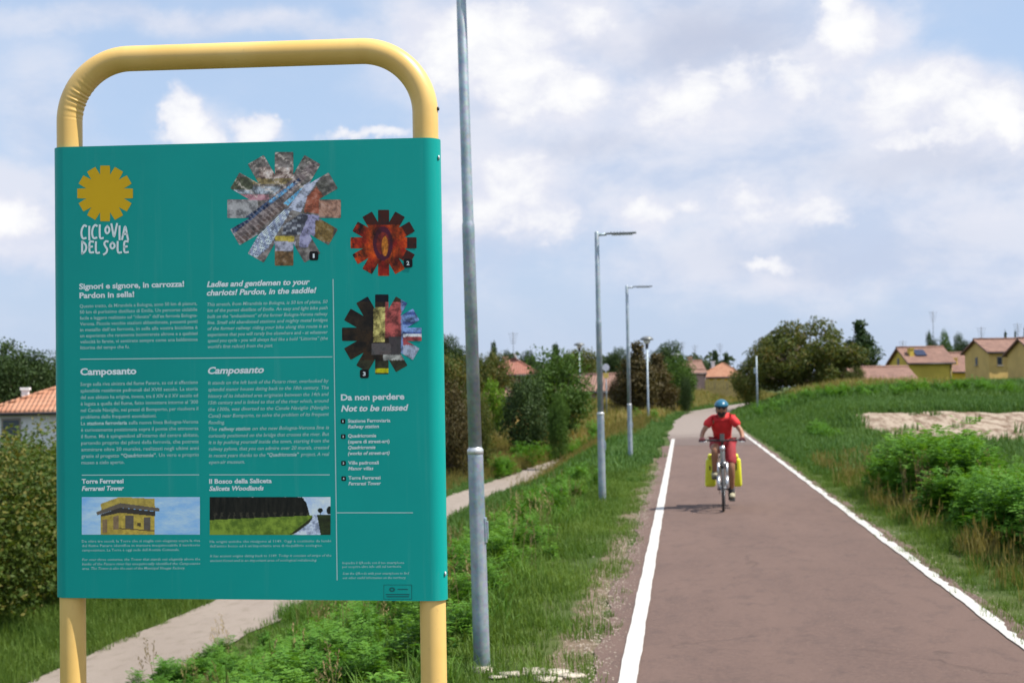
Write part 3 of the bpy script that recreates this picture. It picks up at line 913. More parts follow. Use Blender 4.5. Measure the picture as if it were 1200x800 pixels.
block('caption', M_ink_pale, [('Scan the QRcode with your smartphone to find', 401.7, 479.5, 672.8, 3), ('out other useful information on the territory.', 401.7, 475.8, 677.9, 3)], bold=.004, italic=True, res=1)

# --- rules
def rule(a, b, w=.0022):
    (x0, z0), (x1, z1) = pan(*a), pan(*b)
    g = G(); d = Vector((x1 - x0, z1 - z0)).normalized(); nn = Vector((-d.y, d.x)) * w / 2
    g.add([(x0 + nn.x, -FR - .0008, z0 + nn.y), (x1 + nn.x, -FR - .0008, z1 + nn.y), (x1 - nn.x, -FR - .0008, z1 - nn.y), (x0 - nn.x, -FR - .0008, z0 - nn.y)], [(0, 3, 2, 1)])
    g.build('printed_rule', M_ink_pale, sign)
rule((94, 420.8), (389.6, 418)); rule((390.4, 327), (395.2, 679.5)); rule((96, 556.4), (233.5, 556)); rule((245.5, 556), (386.5, 556)); rule((394.5, 600.4), (484, 600.4))

# --- badges with numbers
def rrect(g, cx, cy, w, h, lift, r=.22):
    pts = []
    for (sx, sy, a0) in ((1, -1, -90), (1, 1, 0), (-1, 1, 90), (-1, -1, 180)):
        for k in range(4):
            a = R_(a0 + k * 30); rr = r * min(w, h)
            pts.append((cx + sx * (w / 2 - rr) + rr * math.cos(a), cy - (sy * (h / 2 - rr) + rr * math.sin(a))))
    g.add([(pan(*q)[0], -FR - lift, pan(*q)[1]) for q in pts], [tuple(range(len(pts)))])
for (cx, cy, s, n) in ((367.9, 299.8, 10.6, '1'), (478.3, 308.4, 10.4, '2'), (427.1, 437.8, 10.4, '3'), (402.1, 493.4, 5.4, '1'), (402.4, 511.2, 5.4, '2'), (402.7, 542.4, 5.4, '3'), (402.9, 560.4, 5.4, '4')):
    g = G(); rrect(g, cx, cy, s, s, .0016); b = g.build('number_badge', M_ink_black, sign)
    g = G(); put_text(g, n, cx - s * (.10 if n == '1' else .16), cx + s * (.10 if n == '1' else .16), cy + s * .22, s * .46, bold=.03, lift=.0022); g.build('numeral', M_ink_white, b)

# --- logo sun
def daisy(cx, cy, R, wr, nu, nv, lift, name, mat, colfn=None):
    """twelve-petal rosette as a fine grid, coloured by colfn(photo x, photo y)"""
    V = []; F = []; cols = []
    w = wr * R; r0 = (w / 2) / math.tan(R_(15))
    def vert(x, y):
        q = pan(cx + x, cy + y)
        V.append((q[0], -FR - lift, q[1]))
        if colfn: cols.append(colfn(cx + x, cy + y))
        return len(V) - 1
    for k in range(12):
        a = R_(30 * k); ca, sa = math.cos(a), math.sin(a)
        rows = []
        for i in range(nv + 1):      # centre sector
            rr = r0 * i / nv; hw = w / 2 * i / nv
            rows.append([(rr, -hw + 2 * hw * j / nu) for j in range(nu + 1)])
        m2 = max(2, int(nv * (R - r0) / r0)) if colfn else 2
        for i in range(1, m2 + 1):
            rr = r0 + (R - r0) * i / m2
            ease = .94 if i == m2 else 1.0
            rows.append([(rr, (-w / 2 + w * j / nu) * ease) for j in range(nu + 1)])
        idx = []
        for row in rows:
            idx.append([vert(p * ca - q * sa, p * sa + q * ca) for (p, q) in row])
        for i in range(len(idx) - 1):
            for j in range(nu):
                if i == 0: F.append((idx[0][0], idx[1][j], idx[1][j + 1]))
                else: F.append((idx[i][j], idx[i + 1][j], idx[i + 1][j + 1], idx[i][j + 1]))
    me = pymesh(name, V, [f_[::1] for f_ in F], False, mat)
    if colfn:
        ca_ = me.color_attributes.new('print', 'FLOAT_COLOR', 'POINT')
        ca_.data.foreach_set('color', np.array([(*c, 1) for c in cols], dtype=np.float32).ravel())
    return mkobj(name, me, sign)
daisy(123.3, 226.8, 32.6, .36, 1, 2, .0008, 'logo_sun', M_ink_yellow)

m, t, pbs, o_ = newmat('photo_print')
a_ = t.new('ShaderNodeAttribute', attribute_name='print'); t.link(a_.outputs['Color'], pbs.inputs['Base Color']); pbs.inputs['Roughness'].default_value = .5; pbs.inputs['Specular IOR Level'].default_value = .2
M_print = m
from mathutils import noise as mn
def nz(x, y, s, k=0):
    return .55 * mn.fractal(Vector((x * s * .36, y * s * .36, k)), 0.45, 2.15, 6)
def inpoly(x, y, P):
    r = False; j = len(P) - 1
    for i in range(len(P)):
        if (P[i][1] > y) != (P[j][1] > y) and x < (P[j][0] - P[i][0]) * (y - P[i][1]) / (P[j][1] - P[i][1]) + P[i][0]: r = not r
        j = i
    return r
def cmix(a, b, f):
    f = max(0, min(1, f)); return tuple(a[i] * (1 - f) + b[i] * f for i in range(3))
def zpx(pts, ox, oy, s): return [(ox + a / s, oy + b / s) for a, b in pts]
Z1 = lambda pts: zpx(pts, 240, 170, 5.333)
LB = [(Z1([(180, 520), (680, 100), (720, 120), (230, 620), (195, 600)]), (105, 92, 92)),
      (Z1([(230, 470), (590, 205), (600, 225), (180, 555), (168, 520)]), (22, 32, 58)),
      (Z1([(395, 355), (550, 235), (560, 255), (410, 372)]), (92, 158, 205)),
      (Z1([(205, 600), (560, 300), (575, 320), (240, 625)]), (95, 78, 74)),
      (Z1([(490, 365), (620, 255), (632, 262), (520, 380)]), (98, 168, 215)),
      (Z1([(300, 600), (500, 400), (545, 400), (400, 640), (330, 700), (275, 690)]), (190, 200, 225)),
      (Z1([(520, 400), (620, 250), (760, 165), (700, 230), (640, 330), (600, 420)]), (165, 170, 190)),
      (Z1([(620, 420), (640, 320), (700, 260), (740, 320), (715, 430)]), (140, 75, 55)),
      (Z1([(590, 640), (600, 430), (720, 440), (690, 560), (640, 640)]), (135, 132, 165)),
      (Z1([(490, 500), (600, 430), (650, 440), (600, 560), (490, 560)]), (60, 62, 72)),
      (Z1([(440, 570), (560, 570), (560, 605), (440, 605)]), (170, 150, 60)),
      (Z1([(430, 600), (570, 605), (565, 660), (440, 660)]), (150, 150, 168)),
      (Z1([(430, 660), (575, 670), (575, 755), (430, 755)]), (100, 75, 48)),
      (Z1([(690, 470), (820, 480), (790, 610), (690, 590)]), (110, 88, 48)),
      (Z1([(715, 340), (860, 330), (860, 455), (715, 445)]), (150, 112, 95))]
def f_bridge(x, y):
    n1, n2 = nz(x, y, .35), nz(x, y, .12, 5)
    c = cmix((118, 108, 106), (80, 78, 72), .5 + n2)
    zy = (y - 170) * 5.333; zx = (x - 240) * 5.333
    if 205 < zy < 245 and zx < 560: c = (125, 108, 72)
    if 260 < zy < 305 and zx < 480: c = cmix((190, 200, 215), (90, 95, 100), .5 + n1 * .75)
    if 310 < zy < 345 and zx < 400: c = (170, 120, 130)
    if zy > 345 and zx < 330: c = (140, 138, 140)
    if 140 < zy < 210 and 340 < zx < 560: c = cmix((215, 205, 200), (90, 60, 50), .5 + n1 * .75)
    if zx < 300 and 200 < zy < 280: c = (72, 76, 58)
    for P, cc2 in LB:
        if inpoly(x, y, P): c = cc2
    if inpoly(x, y, LB[5][0]) and int((x + y) * 1.1) % 3 == 0: c = (70, 80, 105)
    # bridge deck lines, railings, parked cars and rooftops as small marks
    dgn = (zx * .74 + zy * .67); acr = (zx * .67 - zy * .74)
    for P in (LB[0][0], LB[3][0]):
        if inpoly(x, y, P) and int(acr / 9) % 3 == 0: c = cmix(c, (150, 138, 135), .5)
    if inpoly(x, y, LB[1][0]) and int(dgn / 13) % 2 == 0: c = cmix(c, (70, 90, 125), .6)
    if inpoly(x, y, LB[5][0]) and int((zx - .35 * zy) / 17) % 3 == 0: c = (128, 138, 165)
    if 480 < zx < 600 and 440 < zy < 560 and (int(zx / 34) + int(zy / 16)) % 3 == 0: c = cmix(c, (190, 195, 205), .55)
    if zy < 330 and inpoly(x, y, [(240, 170), (420, 170), (420, 190), (330, 232), (240, 232)]) and (int(zx / 21 + 2 * n2) * 7 + int(zy / 15) * 5) % 6 == 0: c = cmix(c, (205, 190, 180), .6)
    return pc(cmix(c, (30, 30, 32), .08 + n1 * .9) if n1 > 0 else cmix(c, (225, 222, 225), -n1 * .5))
def f_orange(x, y):
    dx, dy = (x - 449.6) / 38.5, (y - 284.6) / 38.5
    r = math.hypot(dx, dy); n1, n2 = nz(x, y * .6, .25, 2), nz(x * 1.4, y, .12, 7)
    c = cmix((190, 72, 20), (120, 26, 18), .5 + n2 * 1.5)
    if dy < -.55 or (r > .72 and dx > -.2 and dy < .5): c = cmix((34, 26, 26), (130, 40, 22), .35 + n1 * .9)
    e = math.hypot((dx + .02) / .30, (dy - .02) / .52)
    if e < 1.0: c = cmix((60, 22, 44), (96, 34, 50), .5 + n1)
    if e < .66: c = (120, 40, 34)
    if math.hypot((dx - .04) / .10, (dy - .10) / .30) < 1: c = (200, 120, 40)
    if r > .8 and dx < -.3 and n1 > .1: c = (50, 24, 24)
    return pc(cmix(c, (20, 12, 12), .25 + n1 * .9))
def f_house(x, y):
    zx, zy = (x - 380) * 6.667, (y - 330) * 6.667; n1, n2 = nz(x, y, .3, 3), nz(x, y, .1, 9)
    c = cmix((26, 22, 20), (58, 44, 30), .4 + n2)
    if zx < 380 and zy > 380: c = cmix((50, 36, 22), (34, 28, 24), .5 + n1)
    if 385 < zx < 475 and 200 < zy < 470: c = cmix((200, 190, 120), (120, 105, 50), .4 + n1 * .75)
    if 475 < zx < 600 and 160 < zy < 440: c = cmix((180, 88, 84), (110, 52, 52), .4 + n1 * .75)
    if zx > 600:
        c = (120, 150, 205) if zy < 410 else (205, 210, 220) if zy < 432 else (150, 70, 72) if zy < 495 else (150, 160, 180)
        if int(zy / 26) % 3 == 0 and zy < 410: c = (70, 90, 150)
        if zx < 615: c = (110, 130, 175)
    if 505 < zx < 600 and zy > 430: c = cmix((44, 38, 40), (110, 105, 108), .4 + n1 * .75)
    if 370 < zx < 520 and 480 < zy < 570: c = cmix((70, 62, 62), (140, 138, 140), .3 + n1 * .75)
    if 460 < zx < 640 and 570 < zy < 612: c = (160, 160, 155)
    if zy > 612: c = (48, 48, 34)
    if 395 < zx < 515 and 680 < zy < 712: c = (190, 185, 20)
    if zy < 155 and zx < 520: c = (18, 20, 28)
    return pc(cmix(c, (10, 10, 10), .15 + n1 * .8))
daisy(333, 244.8, 66.5, .325, 20, 40, .0008, 'flower_photo', M_print, f_bridge)
daisy(449.6, 284.6, 38.6, .335, 12, 26, .0008, 'flower_photo', M_print, f_orange)
daisy(447.5, 391.6, 46.6, .335, 14, 30, .0008, 'flower_photo', M_print, f_house)

def photo(x0, y0, x1, y1, fn, name='landscape_photo', st=.7):
    nx_, ny_ = int((x1 - x0) / st), int((y1 - y0) / st)
    V = []; cols = []
    for j in range(ny_ + 1):
        for i in range(nx_ + 1):
            x = x0 + (x1 - x0) * i / nx_; y = y0 + (y1 - y0) * j / ny_
            q = pan(x, y); V.append((q[0], -FR - .0008, q[1])); cols.append((*fn(x, y), 1))
    I_ = np.arange((nx_ + 1) * (ny_ + 1)).reshape(ny_ + 1, nx_ + 1)
    F_ = np.stack([I_[:-1, :-1].ravel(), I_[1:, :-1].ravel(), I_[1:, 1:].ravel(), I_[:-1, 1:].ravel()], 1)
    me = npmesh(name, V, F_, M_print)
    ca_ = me.color_attributes.new('print', 'FLOAT_COLOR', 'POINT'); ca_.data.foreach_set('color', np.array(cols, dtype=np.float32).ravel())
    return mkobj(name, me, sign)
Z4 = lambda pts: zpx(pts, 80, 550, 5.0)
T = [(Z4([(190, 200), (300, 160), (505, 170), (510, 230), (300, 200), (195, 240)]), (165, 145, 70)),
     (Z4([(190, 265), (310, 240), (508, 262), (508, 382), (190, 382)]), (158, 138, 62)),
     (Z4([(310, 240), (508, 262), (508, 382), (312, 382)]), (172, 150, 66)),
     (Z4([(165, 248), (305, 195), (535, 225), (535, 245), (305, 222), (170, 268)]), (92, 84, 76)),
     (Z4([(190, 262), (305, 222), (510, 245), (510, 272), (305, 252), (195, 275)]), (52, 48, 46)),
     (Z4([(202, 295), (228, 288), (228, 365), (202, 372)]), (120, 100, 75)), (Z4([(264, 275), (295, 268), (295, 348), (264, 352)]), (120, 100, 78)),
     (Z4([(335, 268), (383, 270), (383, 348), (335, 345)]), (84, 78, 74)), (Z4([(442, 278), (482, 280), (482, 358), (442, 355)]), (84, 78, 74)),
     (Z4([(405, 310), (425, 310), (425, 332), (405, 328)]), (70, 60, 40)), (Z4([(300, 340), (508, 355), (508, 362), (300, 347)]), (95, 80, 50))]
def f_tower(x, y):
    n1 = nz(x * .5, y * 1.4, .12, 1); c = cmix((100, 150, 205), (170, 190, 215), .5 + n1 * .75)
    for P, cc2 in T:
        if inpoly(x, y, P): c = cmix(cc2, (60, 50, 30), .12 + nz(x, y, .5) * .4)
    return pc(c)
def f_wood(x, y):
    zx, zy = (x - 235) * 5, (y - 550) * 5; n1 = nz(x * 2.2, y * .35, .3, 1); n2 = nz(x, y, .22, 6)
    c = cmix((150, 172, 205), (190, 200, 215), .5 + n2)
    edge = 150 + max(0, zx - 575) ** 1.7 * .085 + 5 * math.sin(zx * .09) + 3 * math.sin(zx * .23)
    if zx < 645 and zy > edge + n2 * 20: c = cmix((14, 16, 14), (40, 38, 32), .35 + n1 * .75)
    if math.hypot((zx - 702) / 15, (zy - 238) / 14) < 1 or math.hypot((zx - 757) / 18, (zy - 238) / 24) < 1 or abs(zx - 702) < 2.5 and 238 < zy < 264: c = (24, 28, 24)
    if zx < 640 and 250 < zy < 292 and int(zx / 13 + n2 * 2) % 3 == 0: c = (48, 46, 38)
    gl = 295 - (zx - 50) * .045
    if zy > gl and zx < 665: c = cmix((70, 92, 30), (112, 134, 48), .5 + n2 * 1.5 + (zy - 300) * .002)
    if zy > 262 and zx > 665: c = cmix((52, 66, 34), (30, 34, 22), .5 + n2)
    if inpoly(x, y, zpx([(665, 262), (682, 262), (705, 382), (540, 382), (610, 330)], 235, 550, 5)): c = cmix((185, 195, 215), (110, 120, 140), .4 + n2 * 1.8)
    if inpoly(x, y, zpx([(600, 320), (665, 270), (640, 310), (560, 370), (520, 382)], 235, 550, 5)): c = (40, 44, 26)
    return pc(c)
photo(96, 582, 234.4, 626, f_tower)
photo(245.8, 582, 387.4, 626.3, f_wood)

# --- hand-lettered name under the sun, drawn as strokes
GL = {'C': [[(.85, .9), (.55, 1), (.2, .75), (.1, .4), (.3, .05), (.8, .12)]], 'I': [[(.5, .95), (.45, .5), (.5, .05)]], 'L': [[(.25, 1), (.22, .5), (.28, .08), (.85, .14)]],
      'O': [[(.5, .95), (.15, .7), (.2, .3), (.5, .12), (.85, .4), (.8, .75), (.5, .95)]], 'V': [[(.1, 1), (.3, .5), (.48, .05), (.7, .55), (.92, 1.02)]],
      'A': [[(.08, .02), (.3, .5), (.52, 1), (.72, .5), (.92, .0)], [(.24, .36), (.8, .40)]], 'D': [[(.2, 1), (.2, .02)], [(.2, 1), (.7, .8), (.85, .5), (.65, .2), (.2, .02)]],
      'E': [[(.85, .95), (.25, 1), (.22, .5), (.25, .05), (.88, .1)], [(.22, .52), (.7, .56)]], 'S': [[(.85, .95), (.5, 1.02), (.2, .8), (.45, .55), (.78, .35), (.6, .05), (.15, -.08)]]}
def ribbon(g, pts, w, lift):
    P2 = [Vector(q) for q in pts]
    L_ = []; R2 = []
    for i, q in enumerate(P2):
        t_ = (P2[min(i + 1, len(P2) - 1)] - P2[max(i - 1, 0)]).normalized(); n_ = Vector((-t_.y, t_.x)) * w / 2
        if i == 0: q = q - t_ * w * .3
        if i == len(P2) - 1: q = q + t_ * w * .3
        L_.append(q + n_); R2.append(q - n_)
    v = [(q.x, -FR - lift, q.y) for q in L_ + R2]; k = len(P2)
    g.add(v, [(i, i + 1, k + i + 1, k + i) for i in range(k - 1)])
def hand(word, x0, x1, ytop, ybot, widths, offs):
    g = G(); tot = sum(widths); x = x0; i = 0
    for ch, wd in zip(word, widths):
        w = (x1 - x0) * wd / tot
        if ch != ' ':
            small = .62 if ch == 'o' else 1.0
            for st in GL[ch.upper()]:
                pts = []
                for (a, b) in st:
                    bb = b * small + (.32 if ch == 'o' else 0) + offs[i % len(offs)]
                    pts.append(pan(x + a * w * .95, ybot + (ytop - ybot) * bb))
                # densify
                dp = []
                for k in range(len(pts) - 1):
                    for s_ in range(4):
                        dp.append((pts[k][0] + (pts[k + 1][0] - pts[k][0]) * s_ / 4, pts[k][1] + (pts[k + 1][1] - pts[k][1]) * s_ / 4))
                dp.append(pts[-1])
                for _ in range(3):
                    dp = [dp[0]] + [((dp[k - 1][0] + 2 * dp[k][0] + dp[k + 1][0]) / 4, (dp[k - 1][1] + 2 * dp[k][1] + dp[k + 1][1]) / 4) for k in range(1, len(dp) - 1)] + [dp[-1]]
                ribbon(g, dp, .0048, .0008 + .00015 * i)
        x += w; i += 1
    g.build('logo_lettering', M_ink_white, sign)
hand('CICLoVIA', 94.5, 151.5, 263.5, 281, [1.1, .55, 1.1, .9, 1, 1.1, .55, 1.15], [0, -.06, .02, -.02, 0, .05, -.04, 0])
hand('DEL SoLE', 94.8, 151.8, 283, 297.5, [1.1, 1, .9, .35, 1, 1.05, 1, 1], [0, .03, -.04, 0, .03, 0, -.02, .04])

# --- tiny maker's plate: thin dark frame, wreath-like mark and lines
g = G()
for (x0, y0, x1, y1) in ((449.6, 684.6, 482.6, 685.1), (449.6, 701.2, 482.8, 701.7), (449.6, 684.6, 450.1, 701.7), (482.3, 684.6, 482.8, 701.7),
                         (452, 695.5, 480, 696.6), (453, 698, 479.5, 699.2), (466, 689.5, 478, 690.6)):
    pts = [pan(x0, y0), pan(x1, y0), pan(x1, y1), pan(x0, y1)]
    g.add([(q[0], -FR - .0008, q[1]) for q in pts], [(0, 1, 2, 3)])
for k in range(8):
    a = k * math.pi / 4; q = pan(459.5 + 2.6 * math.cos(a), 690.3 + 1.9 * math.sin(a)); s = .0016
    g.add([(q[0] - s, -FR - .0012, q[1] - s), (q[0] + s, -FR - .0012, q[1] - s), (q[0] + s, -FR - .0012, q[1] + s), (q[0] - s, -FR - .0012, q[1] + s)], [(0, 1, 2, 3)])
g.build('makers_plate', M_ink_dark, sign)
# --- rivets on the wrapped edges
for (px, py) in ((513.3, 183), (519.3, 673)):
    sx = 1 if px > 300 else -1
    z = pan(px, py)[1]
    a = R_(25)
    c = Vector((sx * (HALF + .001 + FR * math.cos(a)), -FR * math.sin(a), z))
    Mx = Matrix.Rotation(sx * R_(90), 3, 'Y')
    g = G(); g.lathe([(.0055, 0), (.0055, .0015), (.003, .003)], 10, c, Mx); g.build('rivet', M_zinc, sign)
g = G(); g.lathe([(.0045, 0), (.0045, .004), (.002, .005)], 10, (HALF + TR - .001, -.004, pan(514, 128, 0)[1]), Matrix.Rotation(R_(90), 3, 'Y')); g.build('screw', M_metal_dark, sign)

# ---------------------------------------------------------------- trees and shrubs
def leaf_quads(P, N, size, rg, asp=.6):
    """rhombic leaves at P facing roughly N"""
    n = len(P)
    N = N / (np.linalg.norm(N, axis=1, keepdims=True) + 1e-9)
    a = np.cross(N, rg.normal(size=(n, 3))); a /= np.linalg.norm(a, axis=1, keepdims=True) + 1e-9
    b = np.cross(N, a)
    s = (size * rg.uniform(.6, 1.3, n))[:, None]
    fold = N * s * .25
    V = np.stack([P - a * s, P - b * s * asp + fold * 0, P + a * s + fold, P + b * s * asp], 1).reshape(-1, 3)
    F = np.arange(4 * n).reshape(n, 4)
    return V, F

def crown_data(seed, shape='round', H=1.0, Wd=1.0, z0=.25, nclump=34, nleaf=5000, ls=.028, rmul=1.0):
    """crown of unit-ish size: z from z0*H to H, width Wd. Returns leaf quads and clump centres"""
    rg = np.random.default_rng(seed)
    cen = []; rad = []
    if shape in ('round', 'bush', 'spread'):
        cz = (z0 + 1) / 2 * H; hz_ = (1 - z0) / 2 * H
        tries = 0
        while len(cen) < nclump and tries < 5000:
            tries += 1
            d = rg.normal(size=3); d /= np.linalg.norm(d)
            r = rg.uniform(.45, .86) if shape != 'spread' else rg.uniform(.5, .9)
            p = np.array([d[0] * r * Wd / 2, d[1] * r * Wd / 2, cz + d[2] * r * hz_])
            rc = rg.uniform(.10, .25) * rmul * (Wd + (1 - z0) * H) / 2
            if shape == 'bush' and p[2] < z0 * H: continue
            cen.append(p); rad.append(rc)
    else:   # cone or column
        for i in range(nclump):
            f = (i + rg.uniform(0, 1)) / nclump
            z = (z0 + (1 - z0) * f) * H
            prof = (1 - f) ** .85 if shape == 'cone' else (math.sin(min(1, f * 1.1 + .12) * math.pi) ** .5 * .9 + .05)
            a = rg.uniform(0, 2 * math.pi); rr = Wd / 2 * prof * rg.uniform(.35, .8)
            cen.append(np.array([math.cos(a) * rr, math.sin(a) * rr, z])); rad.append((.10 + .16 * prof) * Wd * rg.uniform(.8, 1.2) + .02 * H)
    cen = np.array(cen); rad = np.array(rad)
    w = rad ** 2; w /= w.sum()
    k = rg.choice(len(cen), nleaf, p=w)
    d = rg.normal(size=(nleaf, 3)); d /= np.linalg.norm(d, axis=1, keepdims=True)
    r = rad[k] * rg.uniform(.35, 1.12, nleaf) ** .6
    lump = 1 + .25 * np.sin(d[:, 0] * 5 + k) * np.cos(d[:, 2] * 6 + k * 2)
    P = cen[k] + d * (r * lump)[:, None] * np.array([1, 1, .82])
    P[:, 2] = np.maximum(P[:, 2], .01 * H + rg.uniform(0, .03, nleaf))
    N = d * .8 + rg.normal(size=(nleaf, 3)) * .7 + np.array([0, 0, .25])
    V, F = leaf_quads(P, N, ls * H, rg)
    return V, F, cen

def trunk_mesh(name, cen, H, r, seed, low=True, nb=14):
    rg = random.Random(seed); g = G()
    top = max(c[2] for c in cen) * .8
    pts = []; x = y = 0
    for i in range(8):
        z = -.04 * H + top * i / 7
        pts.append((x, y, z)); x += rg.uniform(-.018, .018) * H; y += rg.uniform(-.018, .018) * H
    g.tube(pts, [r * (1.35 if i == 0 else 1 - .11 * i) for i in range(8)], 9)
    for c in list(cen)[:nb]:
        i = rg.randint(2, 6); s = Vector(pts[i])
        if c[2] < s.z: s = Vector(pts[2])
        e = Vector(c); mdl = (s + e) / 2 + Vector((0, 0, -.03 * H)) + Vector((rg.uniform(-.03, .03), rg.uniform(-.03, .03), 0)) * H
        g.tube([s, s.lerp(mdl, .6), mdl, e.lerp(mdl, .3), e], [r * .5, r * .42, r * .34, r * .2, r * .1], 5)
    return g.mesh(name, M_bark)

PROTO = {}
def proto(key, shape, Wd, z0, nclump, nleaf, ls, mat, seed, tr=.02):
    V, F, cen = crown_data(seed, shape, 1.0, Wd, z0, nclump, nleaf, ls)
    PROTO[key] = (npmesh('crown', V, F, mat), trunk_mesh('trunk', cen, 1.0, tr, seed))
proto('round_dark', 'round', .95, .12, 60, 13000, .017, M_leaf_dark, 11)
proto('round_mid', 'round', .9, .08, 60, 12000, .018, M_leaf_mid, 12)
proto('round_olive', 'round', 1.0, .10, 60, 12000, .018, M_leaf_olive, 13)
proto('bush_mid', 'bush', 1.05, .02, 54, 12000, .020, M_leaf_mid, 14, .015)
proto('bush_olive', 'bush', 1.1, .02, 54, 11000, .020, M_leaf_olive, 15, .015)
proto('bush_dark', 'bush', 1.0, .02, 54, 11000, .020, M_leaf_dark, 16, .015)
proto('cone_dark', 'cone', .5, .06, 60, 5000, .022, M_leaf_dark, 17)
proto('column_brown', 'column', .45, .04, 70, 11000, .016, M_leaf_brown, 18)
proto('column_dark', 'column', .42, .04, 60, 6000, .020, M_leaf_dark, 19)
proto('bush_lime', 'bush', 1.2, .02, 26, 3000, .04, M_leaf_lime, 20, .015)
proto('bush_brown', 'bush', 1.1, .02, 50, 10000, .020, M_leaf_brown, 21, .015)

def tree(kind, x0, x1, ytop, D, label, cat='tree', group=None, zbase=None, name=None, rz=None, mat=None, sc=1.0):
    """crown spans photo columns x0..x1 and reaches row ytop at distance D"""
    cxp = (x0 + x1) / 2
    a = at(x0, 450, D); b = at(x1, 450, D); top = at(cxp, ytop, D)
    X = top.x; zb_ = float(height(X, D)) if zbase is None else zbase
    H = top.z - zb_; Wd = abs(b.x - a.x)
    cr, tk = PROTO[kind]
    nm = name or {'cone': 'conifer_tree', 'bush': 'shrub'}.get(kind.split('_')[0], 'tree')
    root = empty(nm, (X, D, zb_), 0, label, cat, group)
    base_w = {'round_dark': .95, 'round_mid': .9, 'round_olive': 1.0, 'bush_mid': 1.05, 'bush_olive': 1.1, 'bush_dark': 1.0, 'cone_dark': .5, 'column_brown': .45, 'column_dark': .42, 'bush_lime': 1.2, 'bush_brown': 1.1}.get(kind, 1.0)
    sx = Wd / base_w * 1.0
    ang = random.uniform(0, 6.28) if rz is None else rz
    for nm2, me in (('trunk', tk), ('crown', cr)):
        o = mkobj(nm2, me, root); o.rotation_euler = (0, 0, ang); o.scale = (sx, sx, H * 1.0)
    return root

GT = 'trees beyond the cycle path'
# left of the board
tree('round_dark', -25, 62, 396, 82, 'large dark green tree behind the white house at the left edge', group=GT)
tree('round_dark', 45, 150, 404, 88, 'broad dark green tree half hidden behind the left side of the board', group=GT)
# seen between board and lamps
tree('round_dark', 505, 545, 391, 120, 'dark tree top just right of the board, highest of that clump', group=GT)
tree('round_olive', 492, 566, 408, 66, 'olive brown bushy tree directly behind the right edge of the board', group=GT)
tree('round_olive', 545, 600, 408, 84, 'olive green tree just right of the nearest lamp pole', group=GT)
tree('bush_brown', 492, 556, 446, 54, 'low brownish shrub at the foot of the olive trees beside the gravel track', 'shrub', GT)
tree('bush_olive', 540, 580, 462, 56, 'low olive shrub beneath the small pink-roofed porch', 'shrub', GT)
tree('bush_lime', 560, 596, 447, 78, 'bright lime green clipped shrub above the small pink-roofed porch', 'shrub', GT)
tree('cone_dark', 568, 588, 402, 150, 'dark conifer left of the red-roofed house antenna', 'conifer', GT)
tree('round_dark', 588, 604, 409, 165, 'small dark round tree behind the chimney of the red-roofed house', group=GT)
tree('round_dark', 606, 630, 409, 160, 'dark tree behind the right end of the red roof', group=GT)
tree('round_mid', 610, 694, 412, 76, 'big bushy mid green tree in front of the red-roofed house, right side', group=GT)
tree('bush_dark', 582, 646, 438, 66, 'dark green bush at the foot of the big bushy tree', 'shrub', GT)
tree('bush_mid', 640, 668, 461, 60, 'small light green shrub in the dry grass left of the lamp row', 'shrub', GT)
tree('cone_dark', 640, 662, 404, 140, 'dark pointed tree top rising behind the big bushy tree', 'conifer', GT)
tree('round_olive', 655, 710, 405, 122, 'olive tree behind the pink roof left of the middle lamp', group=GT)
tree('round_dark', 706, 744, 406, 150, 'dark tree between the middle and farthest flat-headed lamps', group=GT)
tree('bush_brown', 712, 742, 432, 100, 'reddish low tree beside the thin signpost', group=GT)
tree('column_brown', 722, 772, 403, 98, 'tall reddish brown columnar tree behind the wide-capped park lamp', group=GT)
tree('column_brown', 748, 792, 416, 102, 'shorter reddish brown tree right of the wide-capped park lamp', group=GT)
tree('round_dark', 758, 806, 398, 155, 'large dark domed tree behind the reddish brown trees', group=GT)
tree('bush_mid', 770, 816, 419, 110, 'green bushy tree below the dark domed tree', group=GT)
tree('bush_dark', 796, 812, 440, 100, 'small dark shrub left of the pink wall', 'shrub', GT)
tree('cone_dark', 828, 848, 411, 190, 'dark fir behind the orange-roofed house, left one', 'conifer', GT)
tree('cone_dark', 842, 860, 414, 186, 'dark fir behind the orange-roofed house, right one', 'conifer', GT)
tree('round_dark', 806, 832, 417, 210, 'low dark tree behind the brown gabled roof', group=GT)
tree('round_dark', 1082, 1100, 387, 200, 'narrow dark tree behind the ridge of the yellow house with solar panel', 'conifer', GT)
tree('round_mid', 1096, 1117, 390, 190, 'left half of the dark green tree pair between the two yellow houses', group=GT)
tree('round_dark', 1112, 1139, 389, 192, 'right half of the dark green tree pair between the two yellow houses', group=GT)
for i, (a, b, t_) in enumerate([(1173, 1183, 390), (1186, 1193, 389), (1196, 1206, 386)]):
    tree('cone_dark', a, b, t_, 230, ['leftmost', 'middle', 'rightmost'][i] + ' of the three tiny dark tree tops above the roof at the right edge', 'conifer', GT)
tree('column_dark', 984, 1031, 377, 142, 'tall dark green tree right behind the big olive tree', group=GT)
